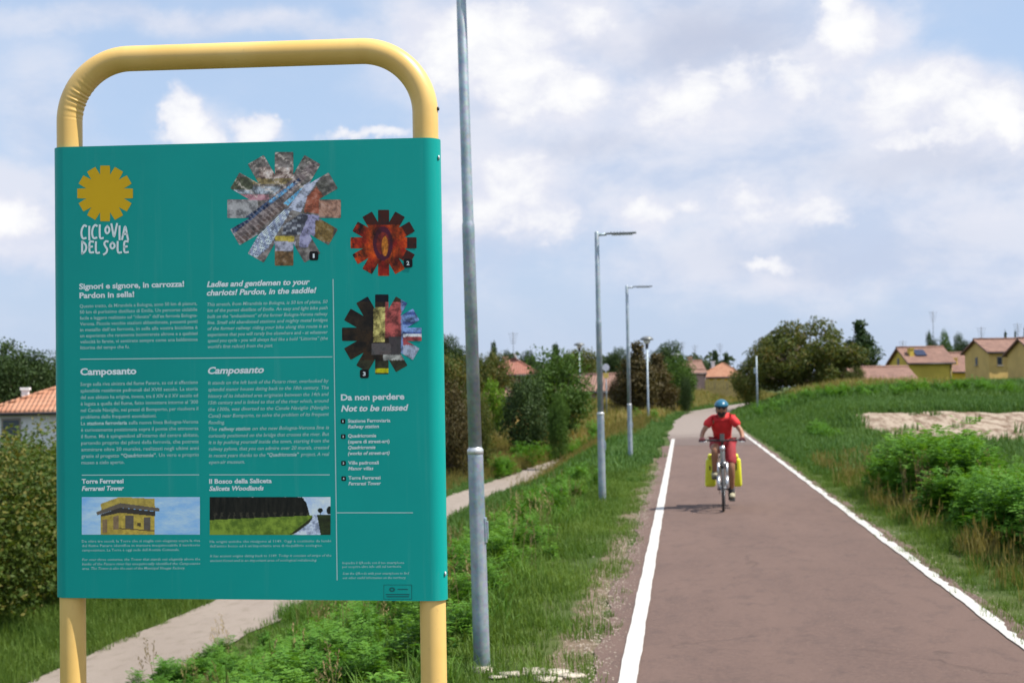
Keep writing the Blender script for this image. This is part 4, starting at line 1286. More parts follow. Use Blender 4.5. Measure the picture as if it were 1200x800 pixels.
# the big spreading olive-coloured tree: its own open crown
V_, F_, cen_ = crown_data(31, 'spread', 1.0, 1.75, .0, 74, 30000, .020, .66)
tt_ = V_[:, 0] / .875
V_[:, 2] *= np.clip(1.02 - .52 * ((tt_ - .3) / 1.3) ** 2, .3, 1.02)
PROTO['spread'] = (npmesh('crown', V_, F_, M_leaf_olive), trunk_mesh('trunk', cen_, 1.0, .03, 31, nb=40))
r_ = tree('spread', 856, 1014, 377, 112, 'big wide olive green tree with open crown in the middle of the view', group=GT, rz=0)
for ch in r_.children: ch.scale = (ch.scale[0] / 1.75, ch.scale[1] / 1.75, ch.scale[2])
tree('bush_olive', 990, 1015, 428, 120, 'low olive shrub at the right foot of the big spreading tree', 'shrub', GT)
tree('bush_olive', 856, 900, 420, 122, 'low olive bush at the left foot of the big spreading tree', 'shrub', GT)
tree('bush_dark', 1028, 1046, 432, 175, 'small dark shrub between the pink roof and the yellow house', 'shrub', GT)

# far wood behind everything: one mass
rg = np.random.default_rng(5)
Vs = []; Fs = []; off = 0
for i in range(150):
    a = R_(-40 + 80 * (i + rg.uniform(-.4, .4)) / 150) + R_(-2); dd = rg.uniform(300, 520)
    pxx = 600 + FPX * math.tan(a + R_(6.81)); Hh = dd / 400 * (rg.uniform(9.5, 13.5) if pxx < 850 else rg.uniform(4.5, 7.5)); Wd = rg.uniform(8, 18)
    V, F, _ = crown_data(100 + i, 'round', Hh, Wd, .0, 12, 420, .075)
    V[:, 0] += math.sin(a) * dd; V[:, 1] += math.cos(a) * dd
    Vs.append(V); Fs.append(F + off); off += len(V)
M_leaf_far = foliage('leaf_far_wood', (.040, .062, .034), (.070, .095, .050), trans=.2, patch=.02)
tag(mkobj('distant_wood', npmesh('distant_wood', np.concatenate(Vs), np.concatenate(Fs), M_leaf_far)), kind='stuff')

# hedge shrubs beyond the gravel track, at the left edge
hv, hf, hc = crown_data(41, 'bush', 1.0, .95, .0, 60, 24000, .0125)
hcr = npmesh('foliage', hv, hf, M_leaf_hedge); htk = trunk_mesh('stem', hc, 1.0, .015, 41)
hspots = [(19.4, 9.9 + .75, 2.95, 1.2), (22.2, 10.5 + .6, 3.0, 1.3), (25.2, 11.3, 3.0, 1.15), (28.6, 11.9, 2.9, 1.1), (16.6, 10.6, 2.7, 1.1), (32.5, 12.6, 2.8, 1.1), (37, 13.2, 2.6, 1.1)]
hl = ['leafy hedge shrub at the left edge of the photo beside the gravel track', 'next hedge shrub behind the one at the left edge, browner at its top', 'hedge shrub hidden behind the left part of the board',
      'hedge shrub hidden behind the middle of the board', 'hedge shrub nearest the camera at the far left', 'hedge shrub behind the right part of the board', 'last hedge shrub before the olive trees beside the track']
for i, (Y, u, H, s) in enumerate(hspots):
    root = empty('hedge_shrub', (-u, Y, float(height(-u, Y)) - .05), 0, hl[i], 'shrub', 'hedge shrubs beyond the gravel track')
    for nm, me in (('stem', htk), ('foliage', hcr)):
        o = mkobj(nm, me, root); o.scale = (H * s * .95, H * s * 1.05, H); o.rotation_euler = (0, 0, i * 1.3)

# ---------------------------------------------------------------- houses
def house(name, pos, yaw, w, d, hw, rise, label, wall, roof, hip=False, over=.35, wins=(), doors=(), chim=(), ant=(), extra=None, cat='house'):
    """origin at ground centre; ridge along local x; front is local -y; wins: (face, offset, z, w, h)"""
    root = empty(name, pos, yaw, label, cat, 'houses beyond the embankment')
    g = G(); x, y = w / 2, d / 2
    if not hip:
        v = [(-x, -y, -1.2), (x, -y, -1.2), (x, y, -1.2), (-x, y, -1.2), (-x, -y, hw), (x, -y, hw), (x, y, hw), (-x, y, hw), (-x, 0, hw + rise - .03), (x, 0, hw + rise - .03)]
        f = [(0, 1, 5, 4), (2, 3, 7, 6), (1, 2, 6, 9, 5), (3, 0, 4, 8, 7)]
    else:
        v = [(-x, -y, -1.2), (x, -y, -1.2), (x, y, -1.2), (-x, y, -1.2), (-x, -y, hw), (x, -y, hw), (x, y, hw), (-x, y, hw)]
        f = [(0, 1, 5, 4), (2, 3, 7, 6), (1, 2, 6, 5), (3, 0, 4, 7)]
    g.add(v, f); g.build('wall', wall, root)
    g = G(); X = x + over; Y = y + over; zo = hw - rise * over / y; th = .16; zr = hw + rise
    if not hip:
        for s in (-1, 1):
            a = [(-X, s * Y, zo), (X, s * Y, zo), (X, 0, zr), (-X, 0, zr)]
            bb = [(p[0], p[1], p[2] + th) for p in a]
            g.add(a + bb, [(0, 1, 2, 3), (4, 7, 6, 5), (0, 4, 5, 1), (1, 5, 6, 2), (3, 7, 4, 0)])
        g.tube([(-X, 0, zr + th), (X, 0, zr + th)], .12, 8)
    else:
        rl = max(0.05, X - Y)
        lo = [(-X, -Y, zo), (X, -Y, zo), (X, Y, zo), (-X, Y, zo)]; up = [(p[0], p[1], p[2] + th) for p in lo]
        v = lo + up + [(-rl, 0, zr + th), (rl, 0, zr + th)]
        g.add(v, [(0, 3, 2, 1), (0, 1, 5, 4), (1, 2, 6, 5), (2, 3, 7, 6), (3, 0, 4, 7), (4, 5, 9, 8), (6, 7, 8, 9), (5, 6, 9), (7, 4, 8)])
        for a, b in (((-X, -Y, zo + th), (-rl, 0, zr + th)), ((X, -Y, zo + th), (rl, 0, zr + th)), ((-rl, 0, zr + th), (rl, 0, zr + th))):
            g.tube([a, b], .10, 8)
    g.build('roof', roof, root)
    for s in (-1, 1):
        g = G(); g.tube([(-X, s * (Y + .05), zo + .02), (X, s * (Y + .05), zo + .02)], .07, 8); g.build('gutter', M_metal_dark, root)
    g = G(); g.tube([(x - .15, -y - .06, zo), (x - .15, -y - .06, -1.0)], .045, 8); g.build('downpipe', M_metal_dark, root)
    for (face, offx, z, ww, wh) in wins:
        if face == 'f': c = (offx, -y, z); dm = (ww, .10, wh); dn = (0, -1, 0)
        elif face == 'l': c = (-x, offx, z); dm = (.10, ww, wh); dn = (-1, 0, 0)
        else: c = (x, offx, z); dm = (.10, ww, wh); dn = (1, 0, 0)
        g = G(); g.box(c, dm); fo = g.build('window', M_frame, root)
        c2 = tuple(c[i] + dn[i] * .06 for i in range(3)); d2 = tuple(v_ * .82 if v_ > .2 else .03 for v_ in dm)
        g = G(); g.box(c2, d2); g.build('pane', M_glass, fo)
        g = G(); g.box((c[0] + dn[0] * .06, c[1] + dn[1] * .06, z - wh / 2 - .06), (dm[0] + .12, dm[1] + .12, .08)); g.build('sill', M_conc, fo)
    for (offx, ww, wh, mt) in doors:
        g = G(); g.box((offx, -y, wh / 2), (ww, .12, wh)); g.build('door', mt, root)
    for (cx, cy, ct, s, mt) in chim:
        g = G(); zz = hw + rise * (1 - abs(cy) / y) - .2
        g.box((cx, cy, (zz + ct) / 2), (s, s * .8, ct - zz)); g.box((cx, cy, ct + .06), (s * 1.35, s * 1.15, .12)); g.build('chimney', mt, root)
    for (cx, cy, ct) in ant:
        g = G(); g.tube([(cx, cy, hw), (cx, cy, ct)], .025, 6)
        for k in range(5): g.tube([(cx - .45 + .05 * k, cy, ct - .15 - .22 * k), (cx + .45 - .05 * k, cy, ct - .15 - .22 * k)], .015, 5)
        g.build('antenna', M_metal_dark, root)
    return root
def hpos(px, D, z=None):
    q = at(px, 450, D); return Vector((q.x, D, float(height(q.x, D)) if z is None else z))
def zat(px, py, D): return at(px, py, D).z
def mpp(D): return D / FPX

# white house at the left edge
D = 62; k = mpp(D); p = hpos(104, D, -1.6)
h = house('white_house', p, R_(14), 188 * k, 6.4, zat(104, 480, D) - p.z, zat(95, 449, D) - zat(104, 480, D), 'white house with orange hipped tile roof at the left edge', M_wall_white, M_roof_orange, True, .3,
      wins=[('f', (31 - 104) * k, zat(31, 501, D) - p.z, .8, 1.0), ('f', 0, zat(31, 501, D) - p.z, .8, 1.0)], chim=[(-2.6, -.9, zat(12, 464, D) - p.z + .25, .30, M_wall_white)])
# red hipped roof
D = 130; k = mpp(D); p = hpos(603, D, -.8)
h = house('red_roof_house', p, R_(4), 50 * k, 4.4, zat(603, 437, D) - p.z, zat(603, 422, D) - zat(603, 437, D), 'salmon house under a red hipped roof with tall antenna and dish', M_wall_salmon, M_roof_red, True, .5,
      wins=[('f', -.9, zat(603, 444, D) - p.z - .3, .6, .8), ('f', 1.0, zat(603, 444, D) - p.z - .3, .6, .8)], chim=[(-.85, .2, zat(594, 419, D) - p.z, .42, M_wall_salmon)], ant=[(-.05, 0, zat(602, 389, D) - p.z)])
g = G(); g.lathe([(.02, -.12), (.3, -.06), (.42, .02), (.43, .03), (.3, -.03), (.02, -.09)], 16, (.2, -.3, zat(604, 418, D) - p.z), Matrix.Rotation(R_(60), 3, 'Y'))
g.build('satellite_dish', M_white, h)
# porch
D = 84; k = mpp(D); p = hpos(588, D, -1.3)
house('porch_house', p, R_(0), 38 * k, 3.0, zat(588, 466, D) - p.z, zat(588, 456, D) - zat(588, 466, D), 'small ochre outbuilding with a pale pink roof and white door frame behind the nearest lamp', M_wall_yellow2, M_roof_pink, True, .25,
      doors=[(-.72, .35, zat(588, 468, D) - p.z, M_wall_white)])
# pink roof left of lamp
D = 112; k = mpp(D); p = hpos(700, D, -.4)
house('pink_house', p, R_(-3), 46 * k, 5, zat(700, 458, D) - p.z, zat(700, 441, D) - zat(700, 458, D), 'low house with a pale pink roof between the nearer lamp posts', M_wall_pink, M_roof_pink, False, .3, wins=[('f', .3, 1.3, .7, .9)])
# brown gable and orange hip
D = 190; k = mpp(D); p = hpos(809, D, 0)
house('brown_gable_house', p, R_(18), 24 * k, 3.6, zat(809, 436, D), zat(809, 424, D) - zat(809, 436, D), 'small house with brown gabled roof and chimney left of the orange roof', simple('plaster_brown', (.20, .10, .07), .9), M_roof_pink, False, .3,
      wins=[('f', .2, 2.5, .5, .7)], chim=[(.0, 0, zat(809, 419, D), .5, M_wall_salmon)], ant=[(.8, .2, zat(815, 404, D)), (-.9, .2, zat(808, 400, D))])
D = 180; k = mpp(D); p = hpos(848, D, 0)
house('orange_roof_house', p, R_(-6), 50 * k, 5.2, zat(848, 441, D), zat(848, 427, D) - zat(848, 441, D), 'ochre house with bright orange hipped roof left of the big spreading tree', M_wall_yellow, M_roof_orange, True, .35,
      wins=[('f', -.9, 2.0, .5, .9), ('f', .6, 2.0, .5, .9)], ant=[(-.4, .6, zat(838, 402, D))], chim=[(-1.3, .3, zat(834, 424, D), .4, M_wall_white)])
D = 172; k = mpp(D); p = hpos(818, D, 0)
house('pale_pink_shed', p, R_(4), 17 * k, 2.4, zat(818, 438, D), .35, 'pale pink shed wall in front of the orange-roofed house', M_wall_pink, M_roof_pink, False, .12)
# long pink roof right of the trees
D = 126; k = mpp(D); p = hpos(1028, D, 0)
house('long_pink_roof_house', p, R_(8), 64 * k, 6.5, zat(1028, 448, D), zat(1028, 432, D) - zat(1028, 448, D), 'low building with a long pink tiled roof left of the yellow houses', M_wall_pink, M_roof_pink, False, .3, wins=[('f', 1, 1.2, .7, .8)])
# yellow house with solar panel
D = 150; k = mpp(D); p = hpos(1079, D, 0)
zw = zat(1079, 425, D); zr = zat(1079, 408.5, D)
h = house('yellow_house', p, R_(12), 49 * k, 5.6, zw, zr - zw, 'yellow house with tiled roof, solar panel and small yellow dormer', M_wall_yellow, M_roof_pink, False, .32,
      wins=[('l', 0.2, zat(1050, 424, D), .5, .75), ('f', 1.2, 1.6, .7, .9)], doors=[(-1.2, .9, 2.0, M_shutter)], ant=[(1.6, .3, zat(1097, 364, D)), (-1.7, .2, zat(1051, 399, D))])
sl_ = math.atan2(zr - zw, 2.8)
g = G(); g.box((-.55, -1.35, zw + (zr - zw) * (1 - 1.35 / 2.8) + .27), (1.15, 1.3, .07), Matrix.Rotation(sl_, 3, 'X')); sp_ = g.build('solar_panel', M_solar, h)
g = G(); g.box((-1.55, -1.5, zw + (zr - zw) * (1 - 1.5 / 2.8) + .3), (.42, .7, .85)); g.box((-1.55, -1.5, zw + (zr - zw) * (1 - 1.5 / 2.8) + .76), (.52, .8, .08)); g.build('dormer', M_wall_yellow, h)
# lower link
D = 156; k = mpp(D); p = hpos(1122, D, 0)
zw = zat(1122, 435, D); zr = zat(1122, 415, D)
h = house('yellow_link_house', p, R_(8), 44 * k, 6.2, zw, zr - zw, 'lower yellow wing with tiled roof joining the two yellow houses', M_wall_yellow, M_roof_pink, False, .3, wins=[('f', .4, 1.8, .6, .7)])
g = G(); g.box((-.9, -1.9, zw + .95), (.5, .6, .8)); g.box((-.9, -1.9, zw + 1.38), (.6, .7, .08)); g.build('dormer', M_wall_yellow2, h)
# right house
D = 138; k = mpp(D); p = hpos(1176, D, 0)
zw = zat(1176, 412.5, D); zr = zat(1176, 399, D)
h = house('ochre_house', p, R_(14), 62 * k, 5.0, zw, zr - zw, 'ochre house with a single dark window at the right edge', M_wall_yellow2, M_roof_pink, False, .3,
      wins=[('f', -1.55, zat(1156, 423.5, D), .48, .75), ('l', 0, zat(1141, 423, D), .45, .7)], ant=[(-1.9, .3, zat(1147, 383, D)), (1.7, .3, zat(1197, 378, D))])
g = G(); g.tube([(-.35, -2.56, zw), (-.35, -2.56, 0)], .05, 8); g.build('downpipe', M_metal_dark, h)
D = 128; k = mpp(D); p = hpos(1228, D, 0)
house('ochre_wing_house', p, R_(14), 62 * k, 5.0, zat(1228, 414, D), 1.2, 'ochre wing cut off by the right edge of the photo', M_wall_yellow2, M_roof_pink, False, .3, wins=[('f', -1.9, 3.6, .5, .7), ('f', 1, 3.6, .5, .7)])

# low board fence by the orange-roofed house, every board its own part
D = 165
a = at(826, 456, D); b = at(864, 456, D)
root = empty('reed_fence', (a.x, D, float(height(a.x, D))), 0, 'low pale yellow board fence in front of the orange-roofed house', 'fence')
L = b.x - a.x; nb = 13
M_fence = simple('fence_board', (.34, .27, .11), .9, var=.2, nscale=2)
g = G(); g.box((0, 0, .8), (L / nb * .86, .03, 1.9)); fb = g.mesh('fence_board', M_fence)
for i in range(nb):
    o = mkobj('fence_board', fb, root); o.location = (L * (i + .5) / nb, 0, .12 * math.sin(i * 2.1))
g = G(); g.box((L / 2, .04, .35), (L, .04, .08)); g.box((L / 2, .04, 1.0), (L, .04, .08)); g.build('rail', M_fence, root)

# ---------------------------------------------------------------- grass and weeds (scattered)
def blade_mesh(name, seed, n, spread, h0, h1, w, mat, lean=.5, heads=False):
    rg = np.random.default_rng(seed)
    V = []; F = []
    for i in range(n):
        r = spread * math.sqrt(rg.uniform()); a = rg.uniform(0, 6.283); x, y = r * math.cos(a), r * math.sin(a)
        h = rg.uniform(h0, h1); d = rg.uniform(0, 6.283); l = lean * h * rg.uniform(.15, 1)
        wx, wy = math.cos(d + 1.57) * w / 2, math.sin(d + 1.57) * w / 2
        dx, dy = math.cos(d) * l, math.sin(d) * l; b = len(V)
        V += [(x - wx, y - wy, -.02), (x + wx, y + wy, -.02), (x + dx * .3 - wx * .8, y + dy * .3 - wy * .8, h * .55), (x + dx * .3 + wx * .8, y + dy * .3 + wy * .8, h * .55), (x + dx, y + dy, h * (1 - .25 * l / h))]
        F += [(b, b + 1, b + 3, b + 2), (b + 2, b + 3, b + 4)]
        if heads and rg.uniform() < .4:
            b = len(V); z = h * (1 - .25 * l / h); s = .012
            V += [(x + dx - s, y + dy, z - .05), (x + dx + s, y + dy, z - .05), (x + dx, y + dy, z + .09), (x + dx, y + dy - s, z - .05), (x + dx, y + dy + s, z - .05)]
            F += [(b, b + 1, b + 2), (b + 3, b + 4, b + 2)]
    return pymesh(name, V, F, False, mat)

def weed_mesh(name, seed, nst, H, ls, mat, spread=.12, pinn=True, whorl=10, narrow=.22):
    """leafy stems: pinnate or whorled leaves climbing each stem"""
    rg = random.Random(seed); g = G()
    for s in range(nst):
        a = rg.uniform(0, 6.28); r = rg.uniform(0, spread); bx, by = r * math.cos(a), r * math.sin(a)
        h = H * rg.uniform(.65, 1.1); la = rg.uniform(0, 6.28); ll = h * rg.uniform(.05, .32)
        pt = lambda f: Vector((bx + math.cos(la) * ll * f * f, by + math.sin(la) * ll * f * f, h * f * (1 - .06 * f)))
        g.tube([pt(0) + Vector((0, 0, -.03)), pt(.5), pt(1)], [.004, .003, .0015], 4, False, False)
        for k in range(whorl):
            f = .12 + .88 * k / (whorl - 1)
            for e in range(3):
                da = k * 2.4 + e * 2.1 + rg.uniform(-.4, .4); L = ls * rg.uniform(.7, 1.2) * (1.15 - .55 * f)
                dr = Vector((math.cos(da), math.sin(da), rg.uniform(.05, .7))).normalized(); sd_ = dr.cross(Vector((0, 0, 1))).normalized(); up = sd_.cross(dr)
                p0 = pt(f)
                if pinn:
                    for q in range(3):
                        pq = p0 + dr * L * (.3 + .3 * q)
                        for sg in (-1, 1):
                            d2 = (dr * .6 + sd_ * sg).normalized(); l2 = L * .42; s2 = d2.cross(up).normalized() * l2 * narrow
                            g.add([pq, pq + d2 * l2 * .5 + s2, pq + d2 * l2 - up * l2 * .15, pq + d2 * l2 * .5 - s2], [(0, 1, 2, 3)])
                    pq = p0 + dr * L * .9; g.add([pq, pq + dr * L * .2 + sd_ * L * .09, pq + dr * L * .42 - up * L * .1, pq + dr * L * .2 - sd_ * L * .09], [(0, 1, 2, 3)])
                else:
                    g.add([p0, p0 + dr * L * .5 + sd_ * L * narrow, p0 + dr * L - up * L * .25, p0 + dr * L * .5 - sd_ * L * narrow], [(0, 1, 2, 3)])
    return g.mesh(name, mat)

def stalk_mesh(name, seed, n, H, mat):
    rg = random.Random(seed); g = G()
    for s in range(n):
        x, y = rg.uniform(-.15, .15), rg.uniform(-.15, .15); h = H * rg.uniform(.6, 1.1); a = rg.uniform(0, 6.28); l = .12 * h
        top = Vector((x + l * math.cos(a), y + l * math.sin(a), h)); g.tube([(x, y, -.03), (x + l * .3 * math.cos(a), y + l * .3 * math.sin(a), h * .6), top], [.003, .0025, .0015], 4, False, False)
        for k in range(9):
            f = .62 + .38 * k / 9; p = Vector((x, y, 0)).lerp(top, f); b = rg.uniform(0, 6.28); e = p + Vector((math.cos(b) * .05, math.sin(b) * .05, .05)) * (1.4 - f)
            q = Vector((.008, 0, 0)); w_ = Vector((0, 0, .02)); g.add([p, e + q, e + w_, e - q], [(0, 1, 2, 3)])
    return g.mesh(name, mat)

def coll(name, meshes):
    c = bpy.data.collections.new(name)
    for i, me in enumerate(meshes):
        c.objects.link(bpy.data.objects.new('%s_%02d' % (name, i), me))
    return c

def scatter(name, pts, scl, collection, nvar, seed=0, tilt=.15):
    rg = np.random.default_rng(seed); n = len(pts)
    me = bpy.data.meshes.new(name); me.vertices.add(n); me.vertices.foreach_set('co', np.asarray(pts, np.float32).ravel())
    rot = np.stack([rg.uniform(-tilt, tilt, n), rg.uniform(-tilt, tilt, n), rg.uniform(0, 6.283, n)], 1).astype(np.float32)
    for nm, ty_, dat, key in (('rot', 'FLOAT_VECTOR', rot, 'vector'), ('scl', 'FLOAT', np.asarray(scl, np.float32), 'value'), ('idx', 'INT', rg.integers(0, nvar, n).astype(np.int32), 'value')):
        a_ = me.attributes.new(nm, ty_, 'POINT'); a_.data.foreach_set(key, dat.ravel())
    o = mkobj(name, me)
    ng = bpy.data.node_groups.new(name + '_nodes', 'GeometryNodeTree')
    ng.interface.new_socket('Geometry', in_out='INPUT', socket_type='NodeSocketGeometry'); ng.interface.new_socket('Geometry', in_out='OUTPUT', socket_type='NodeSocketGeometry')
    N = ng.nodes; L = ng.links
    gi = N.new('NodeGroupInput'); go = N.new('NodeGroupOutput'); ip = N.new('GeometryNodeInstanceOnPoints'); ci = N.new('GeometryNodeCollectionInfo')
    ci.inputs['Collection'].default_value = collection; ci.inputs['Separate Children'].default_value = True; ci.inputs['Reset Children'].default_value = True
    def na(nm, ty_):
        q = N.new('GeometryNodeInputNamedAttribute'); q.data_type = ty_; q.inputs['Name'].default_value = nm; return q.outputs['Attribute']
    L.new(gi.outputs[0], ip.inputs['Points']); L.new(ci.outputs[0], ip.inputs['Instance']); ip.inputs['Pick Instance'].default_value = True
    L.new(na('idx', 'INT'), ip.inputs['Instance Index']); L.new(na('scl', 'FLOAT'), ip.inputs['Scale'])
    e2r = N.new('FunctionNodeEulerToRotation'); L.new(na('rot', 'FLOAT_VECTOR'), e2r.inputs[0]); L.new(e2r.outputs[0], ip.inputs['Rotation'])
    L.new(ip.outputs[0], go.inputs[0])
    md = o.modifiers.new('scatter', 'NODES'); md.node_group = ng
    return tag(o, kind='stuff')

# candidate points inside the view wedge (with a margin on both sides)
def wedge(n, y0, y1, seed, power=2.0, margin=3.0):
    rg = np.random.default_rng(seed)
    Y = (y0 ** power + rg.uniform(0, 1, n) * (y1 ** power - y0 ** power)) ** (1 / power)
    lo = -.52 * Y - margin; hi = .27 * Y + margin
    X = lo + (hi - lo) * rg.uniform(0, 1, n)
    return X, Y, rg
def zones(X, Y):
    xb = X - bend(Y); u = -xb
    onpath = (xb > -.62 + .04 * np.sin(Y * 3)) & (xb < 2.405 + .03 * np.sin(Y * 5.3))
    track = np.abs(u - track_u(Y)) < .80 - .3 * sst(70, 110, Y)
    return xb, u, onpath, track
def pts3(X, Y): return np.stack([X, Y, height(X, Y)], 1)

c_short = coll('short_grass_tuft', [blade_mesh('short_grass', i, 26, .15, .04, .12, .006, M_grass, .7) for i in range(4)])
c_long = coll('long_grass_tuft', [blade_mesh('long_grass', 10 + i, 26, .16, .12, .34, .008, M_grass, .8, i > 2) for i in range(5)])
c_lush = coll('lush_grass_tuft', [blade_mesh('lush_grass', 20 + i, 28, .18, .14, .36, .011, M_grass_lush, .9) for i in range(4)])
c_dry = coll('dry_grass_tuft', [blade_mesh('dry_grass', 30 + i, 26, .22, .2, .6, .010, M_grass_dry, .5, True) for i in range(4)])
c_far = coll('far_grass_tuft', [blade_mesh('far_grass', 40 + i, 34, .45, .15, .5, .035, M_grass_far, .6) for i in range(4)])
c_fdry = coll('far_dry_tuft', [blade_mesh('far_dry_grass', 50 + i, 34, .5, .25, .8, .035, M_grass_dry, .5) for i in range(4)])
c_weed = coll('weed_plant', [weed_mesh('weed', 60 + i, 5, .34, .13, M_weed, .10) for i in range(5)])
c_broad = coll('broadleaf_plant', [weed_mesh('broadleaf_weed', 70 + i, 5, .26, .10, M_weed, .12, False, 7, .26) for i in range(4)])
c_tall = coll('tall_weed_plant', [weed_mesh('tall_weed', 80 + i, 3, 1.1, .34, M_weed_tall, .12, True, 13, .22) for i in range(5)])
c_stalk = coll('seed_stalk', [stalk_mesh('seed_stalk', 90 + i, 4, .7, M_stalk) for i in range(4)])

# verge turf near
X, Y, rg = wedge(50000, 7, 38, 1, 1.6, 1.0)
xb, u, onp, trk = zones(X, Y)
den = np.clip(fbm(X, Y, 1.1, 3) * .5 + .72, 0, 1)
den = np.where((u > .6) & (u < 1.35), den * sst(.45, .85, u + .30 * fbm(X, Y, .8, 7)) , den)
den = np.where((xb > 2.4) & (xb < 2.9), den * .75, den)
ok = ~onp & ~trk & (rg.uniform(0, 1, len(X)) < den * (1 - sst(31, 38, Y)))
near_edge = ((u > 0) & (u < 2.0)) | ((xb > 0) & (xb < 4.2))
sel = ok & near_edge
sc = .75 + .9 * sst(.6, 1.9, np.where(u > 0, u, xb - 2.3)) * rg.uniform(.6, 1.2, len(X))
scatter('verge_grass', pts3(X[sel], Y[sel]), sc[sel], c_short, 4, 1)
sel = ok & (((u > 1.2) & (u < 6.5)) | (xb > 2.75)) & (rg.uniform(0, 1, len(X)) < .85)
sc = rg.uniform(.45, 1.0, len(X)) * (.6 + .5 * np.clip(.5 + fbm(X, Y, .5, 8) * .6, 0, 1)) * (.6 + .4 * sst(1.2, 2.4, np.where(u > 0, u, xb - 1.5))) * np.where(u > 0, 1 - .5 * sst(4.4, 5.4, u), 1 + .45 * sst(3.3, 4.2, xb))
scatter('long_grass', pts3(X[sel], Y[sel]), sc[sel], c_long, 5, 2)
sel = ok & (u > 1.5) & (u < np.where(Y < 24, 6.3, 5.2)) & (fbm(X, Y, .45, 5) + rg.normal(size=len(X)) * .3 > .0)
scatter('lush_grass', pts3(X[sel], Y[sel]), rg.uniform(.5, 1.05, sel.sum()), c_lush, 4, 3)
sel = ok & (u > 7.6) & (u < 13) & (rg.uniform(0, 1, len(X)) < .9)
scatter('trackside_grass', pts3(X[sel], Y[sel]), rg.uniform(.5, 1.0, sel.sum()), c_long, 5, 4)
sel = ok & (xb > 2.75) & (xb < 5.5) & (rg.uniform(0, 1, len(X)) < .16 + .12 * fbm(X, Y, .5, 13))
scatter('pale_verge_grass', pts3(X[sel], Y[sel]), rg.uniform(.35, .8, sel.sum()), c_dry, 4, 15)
# middle distance
X, Y, rg = wedge(85000, 27, 75, 2, 1.8, 3.0)
xb, u, onp, trk = zones(X, Y)
dm = drymask(X, Y); sm_ = sandmask(X, Y)
ok = ~onp & ~trk & (sm_ + rg.normal(size=len(X)) * .26 < .34) & (rg.uniform(0, 1, len(X)) < sst(27, 37, Y)) & ~((u > .4) & (u < .85 + .25 * fbm(X, Y, .6, 9))) & ~((xb > 2.3) & (xb < 2.75))
isd = rg.uniform(0, 1, len(X)) < dm * .85
sel = ok & ~isd
edge = np.where(u > 0, sst(.6, 2.2, u) * (1 - .75 * (1 - sst(.9, 2.4, np.abs(u - track_u(Y))))), sst(2.4, 4.0, xb))
sc = (rg.uniform(.45, .95, len(X)) * (.42 + .58 * edge))
scatter('middle_grass', pts3(X[sel], Y[sel]), sc[sel], c_far, 4, 5)
sel = ok & isd & (u > 1.8)
scatter('middle_dry_grass', pts3(X[sel], Y[sel]), rg.uniform(.6, 1.2, sel.sum()), c_dry, 4, 6)
# far slopes and crest
X, Y, rg = wedge(52000, 72, 215, 3, 1.5, 6.0)
xb, u, onp, trk = zones(X, Y)
dm = drymask(X, Y)
ok = ~onp & ~trk
isd = rg.uniform(0, 1, len(X)) < dm * .9
sel = ok & ~isd
edge = np.where(u > 0, sst(.6, 2.2, u), sst(2.4, 4.0, xb))
scatter('far_grass', pts3(X[sel], Y[sel]), (rg.uniform(.8, 1.5, len(X)) * (.4 + .6 * edge))[sel], c_far, 4, 7)
sel = ok & isd
scatter('far_dry_grass', pts3(X[sel], Y[sel]), (rg.uniform(.7, 1.3, len(X)) * (.5 + .5 * edge))[sel], c_fdry, 4, 8)

# leafy weeds: embankment shoulder by the board, slope, and the clump right of the path
X, Y, rg = wedge(9000, 7.5, 30, 4, 1.6, .5)
xb, u, onp, trk = zones(X, Y)
ws = fbm(X, Y, .5, 11)
pr = sst(1.5, 2.2, u) * (1 - sst(4.6, 5.4, u)) * np.clip(.30 + .5 * ws, 0, 1) * (1 - .55 * sst(13, 18, Y))
pr = np.maximum(pr, sst(2.0, 2.5, u) * (1 - sst(5.7, 6.35, u)) * (1 - sst(14, 20, Y)) * .95)
sel = ~onp & ~trk & (rg.uniform(0, 1, len(X)) < pr)
scatter('leafy_weeds', pts3(X[sel], Y[sel]), rg.uniform(.6, 1.25, sel.sum()), c_weed, 5, 9)
sel = ~onp & ~trk & (rg.uniform(0, 1, len(X)) < pr * .7)
scatter('broadleaf_weeds', pts3(X[sel] + .07, Y[sel]), rg.uniform(.6, 1.3, sel.sum()), c_broad, 4, 10)
sel = (rg.uniform(0, 1, len(X)) < .045) & ((u > 1.6) & (u < 6.4) | (xb > 3.2))
scatter('seed_stalks', pts3(X[sel], Y[sel]), rg.uniform(.5, 1.0, sel.sum()), c_stalk, 4, 11)
rg = np.random.default_rng(77)
def patch(n, cx, cy, rx, ry):
    r = np.sqrt(rg.uniform(0, 1, n)); a = rg.uniform(0, 6.283, n)
    return cx + rx * r * np.cos(a), cy + ry * r * np.sin(a)
Xs = []; Ys = []; Ss = []
for (n, px, py, rx, ry, s) in [(34, 1065, 588, .55, 1.3, .86), (30, 1112, 594, .6, 1.2, .92), (16, 1025, 578, .4, 1.3, .62), (44, 1165, 610, .7, 1.4, .62), (40, 1205, 606, .7, 2.0, .62), (26, 1150, 590, .6, 1.5, .55), (4, 1098, 590, .2, .4, 1.15), (3, 1060, 588, .2, .4, 1.05),
                                (14, 960, 520, .5, 2.5, .6), (5, 1085, 596, .3, .6, 1.0), (34, 1215, 650, .6, 1.6, .75), (26, 1120, 620, .6, 1.0, .62)]:
    q = at(px, py, 1); d = ray(px, py); p = ground_at(px, py)
    a_, b_ = patch(n, p.x + .1, p.y, rx, ry); Xs.append(a_); Ys.append(b_); Ss.append(s * rg.uniform(.55, 1.15, n))
X = np.concatenate(Xs); Y = np.concatenate(Ys); S = np.concatenate(Ss); k_ = (X > 3.3)
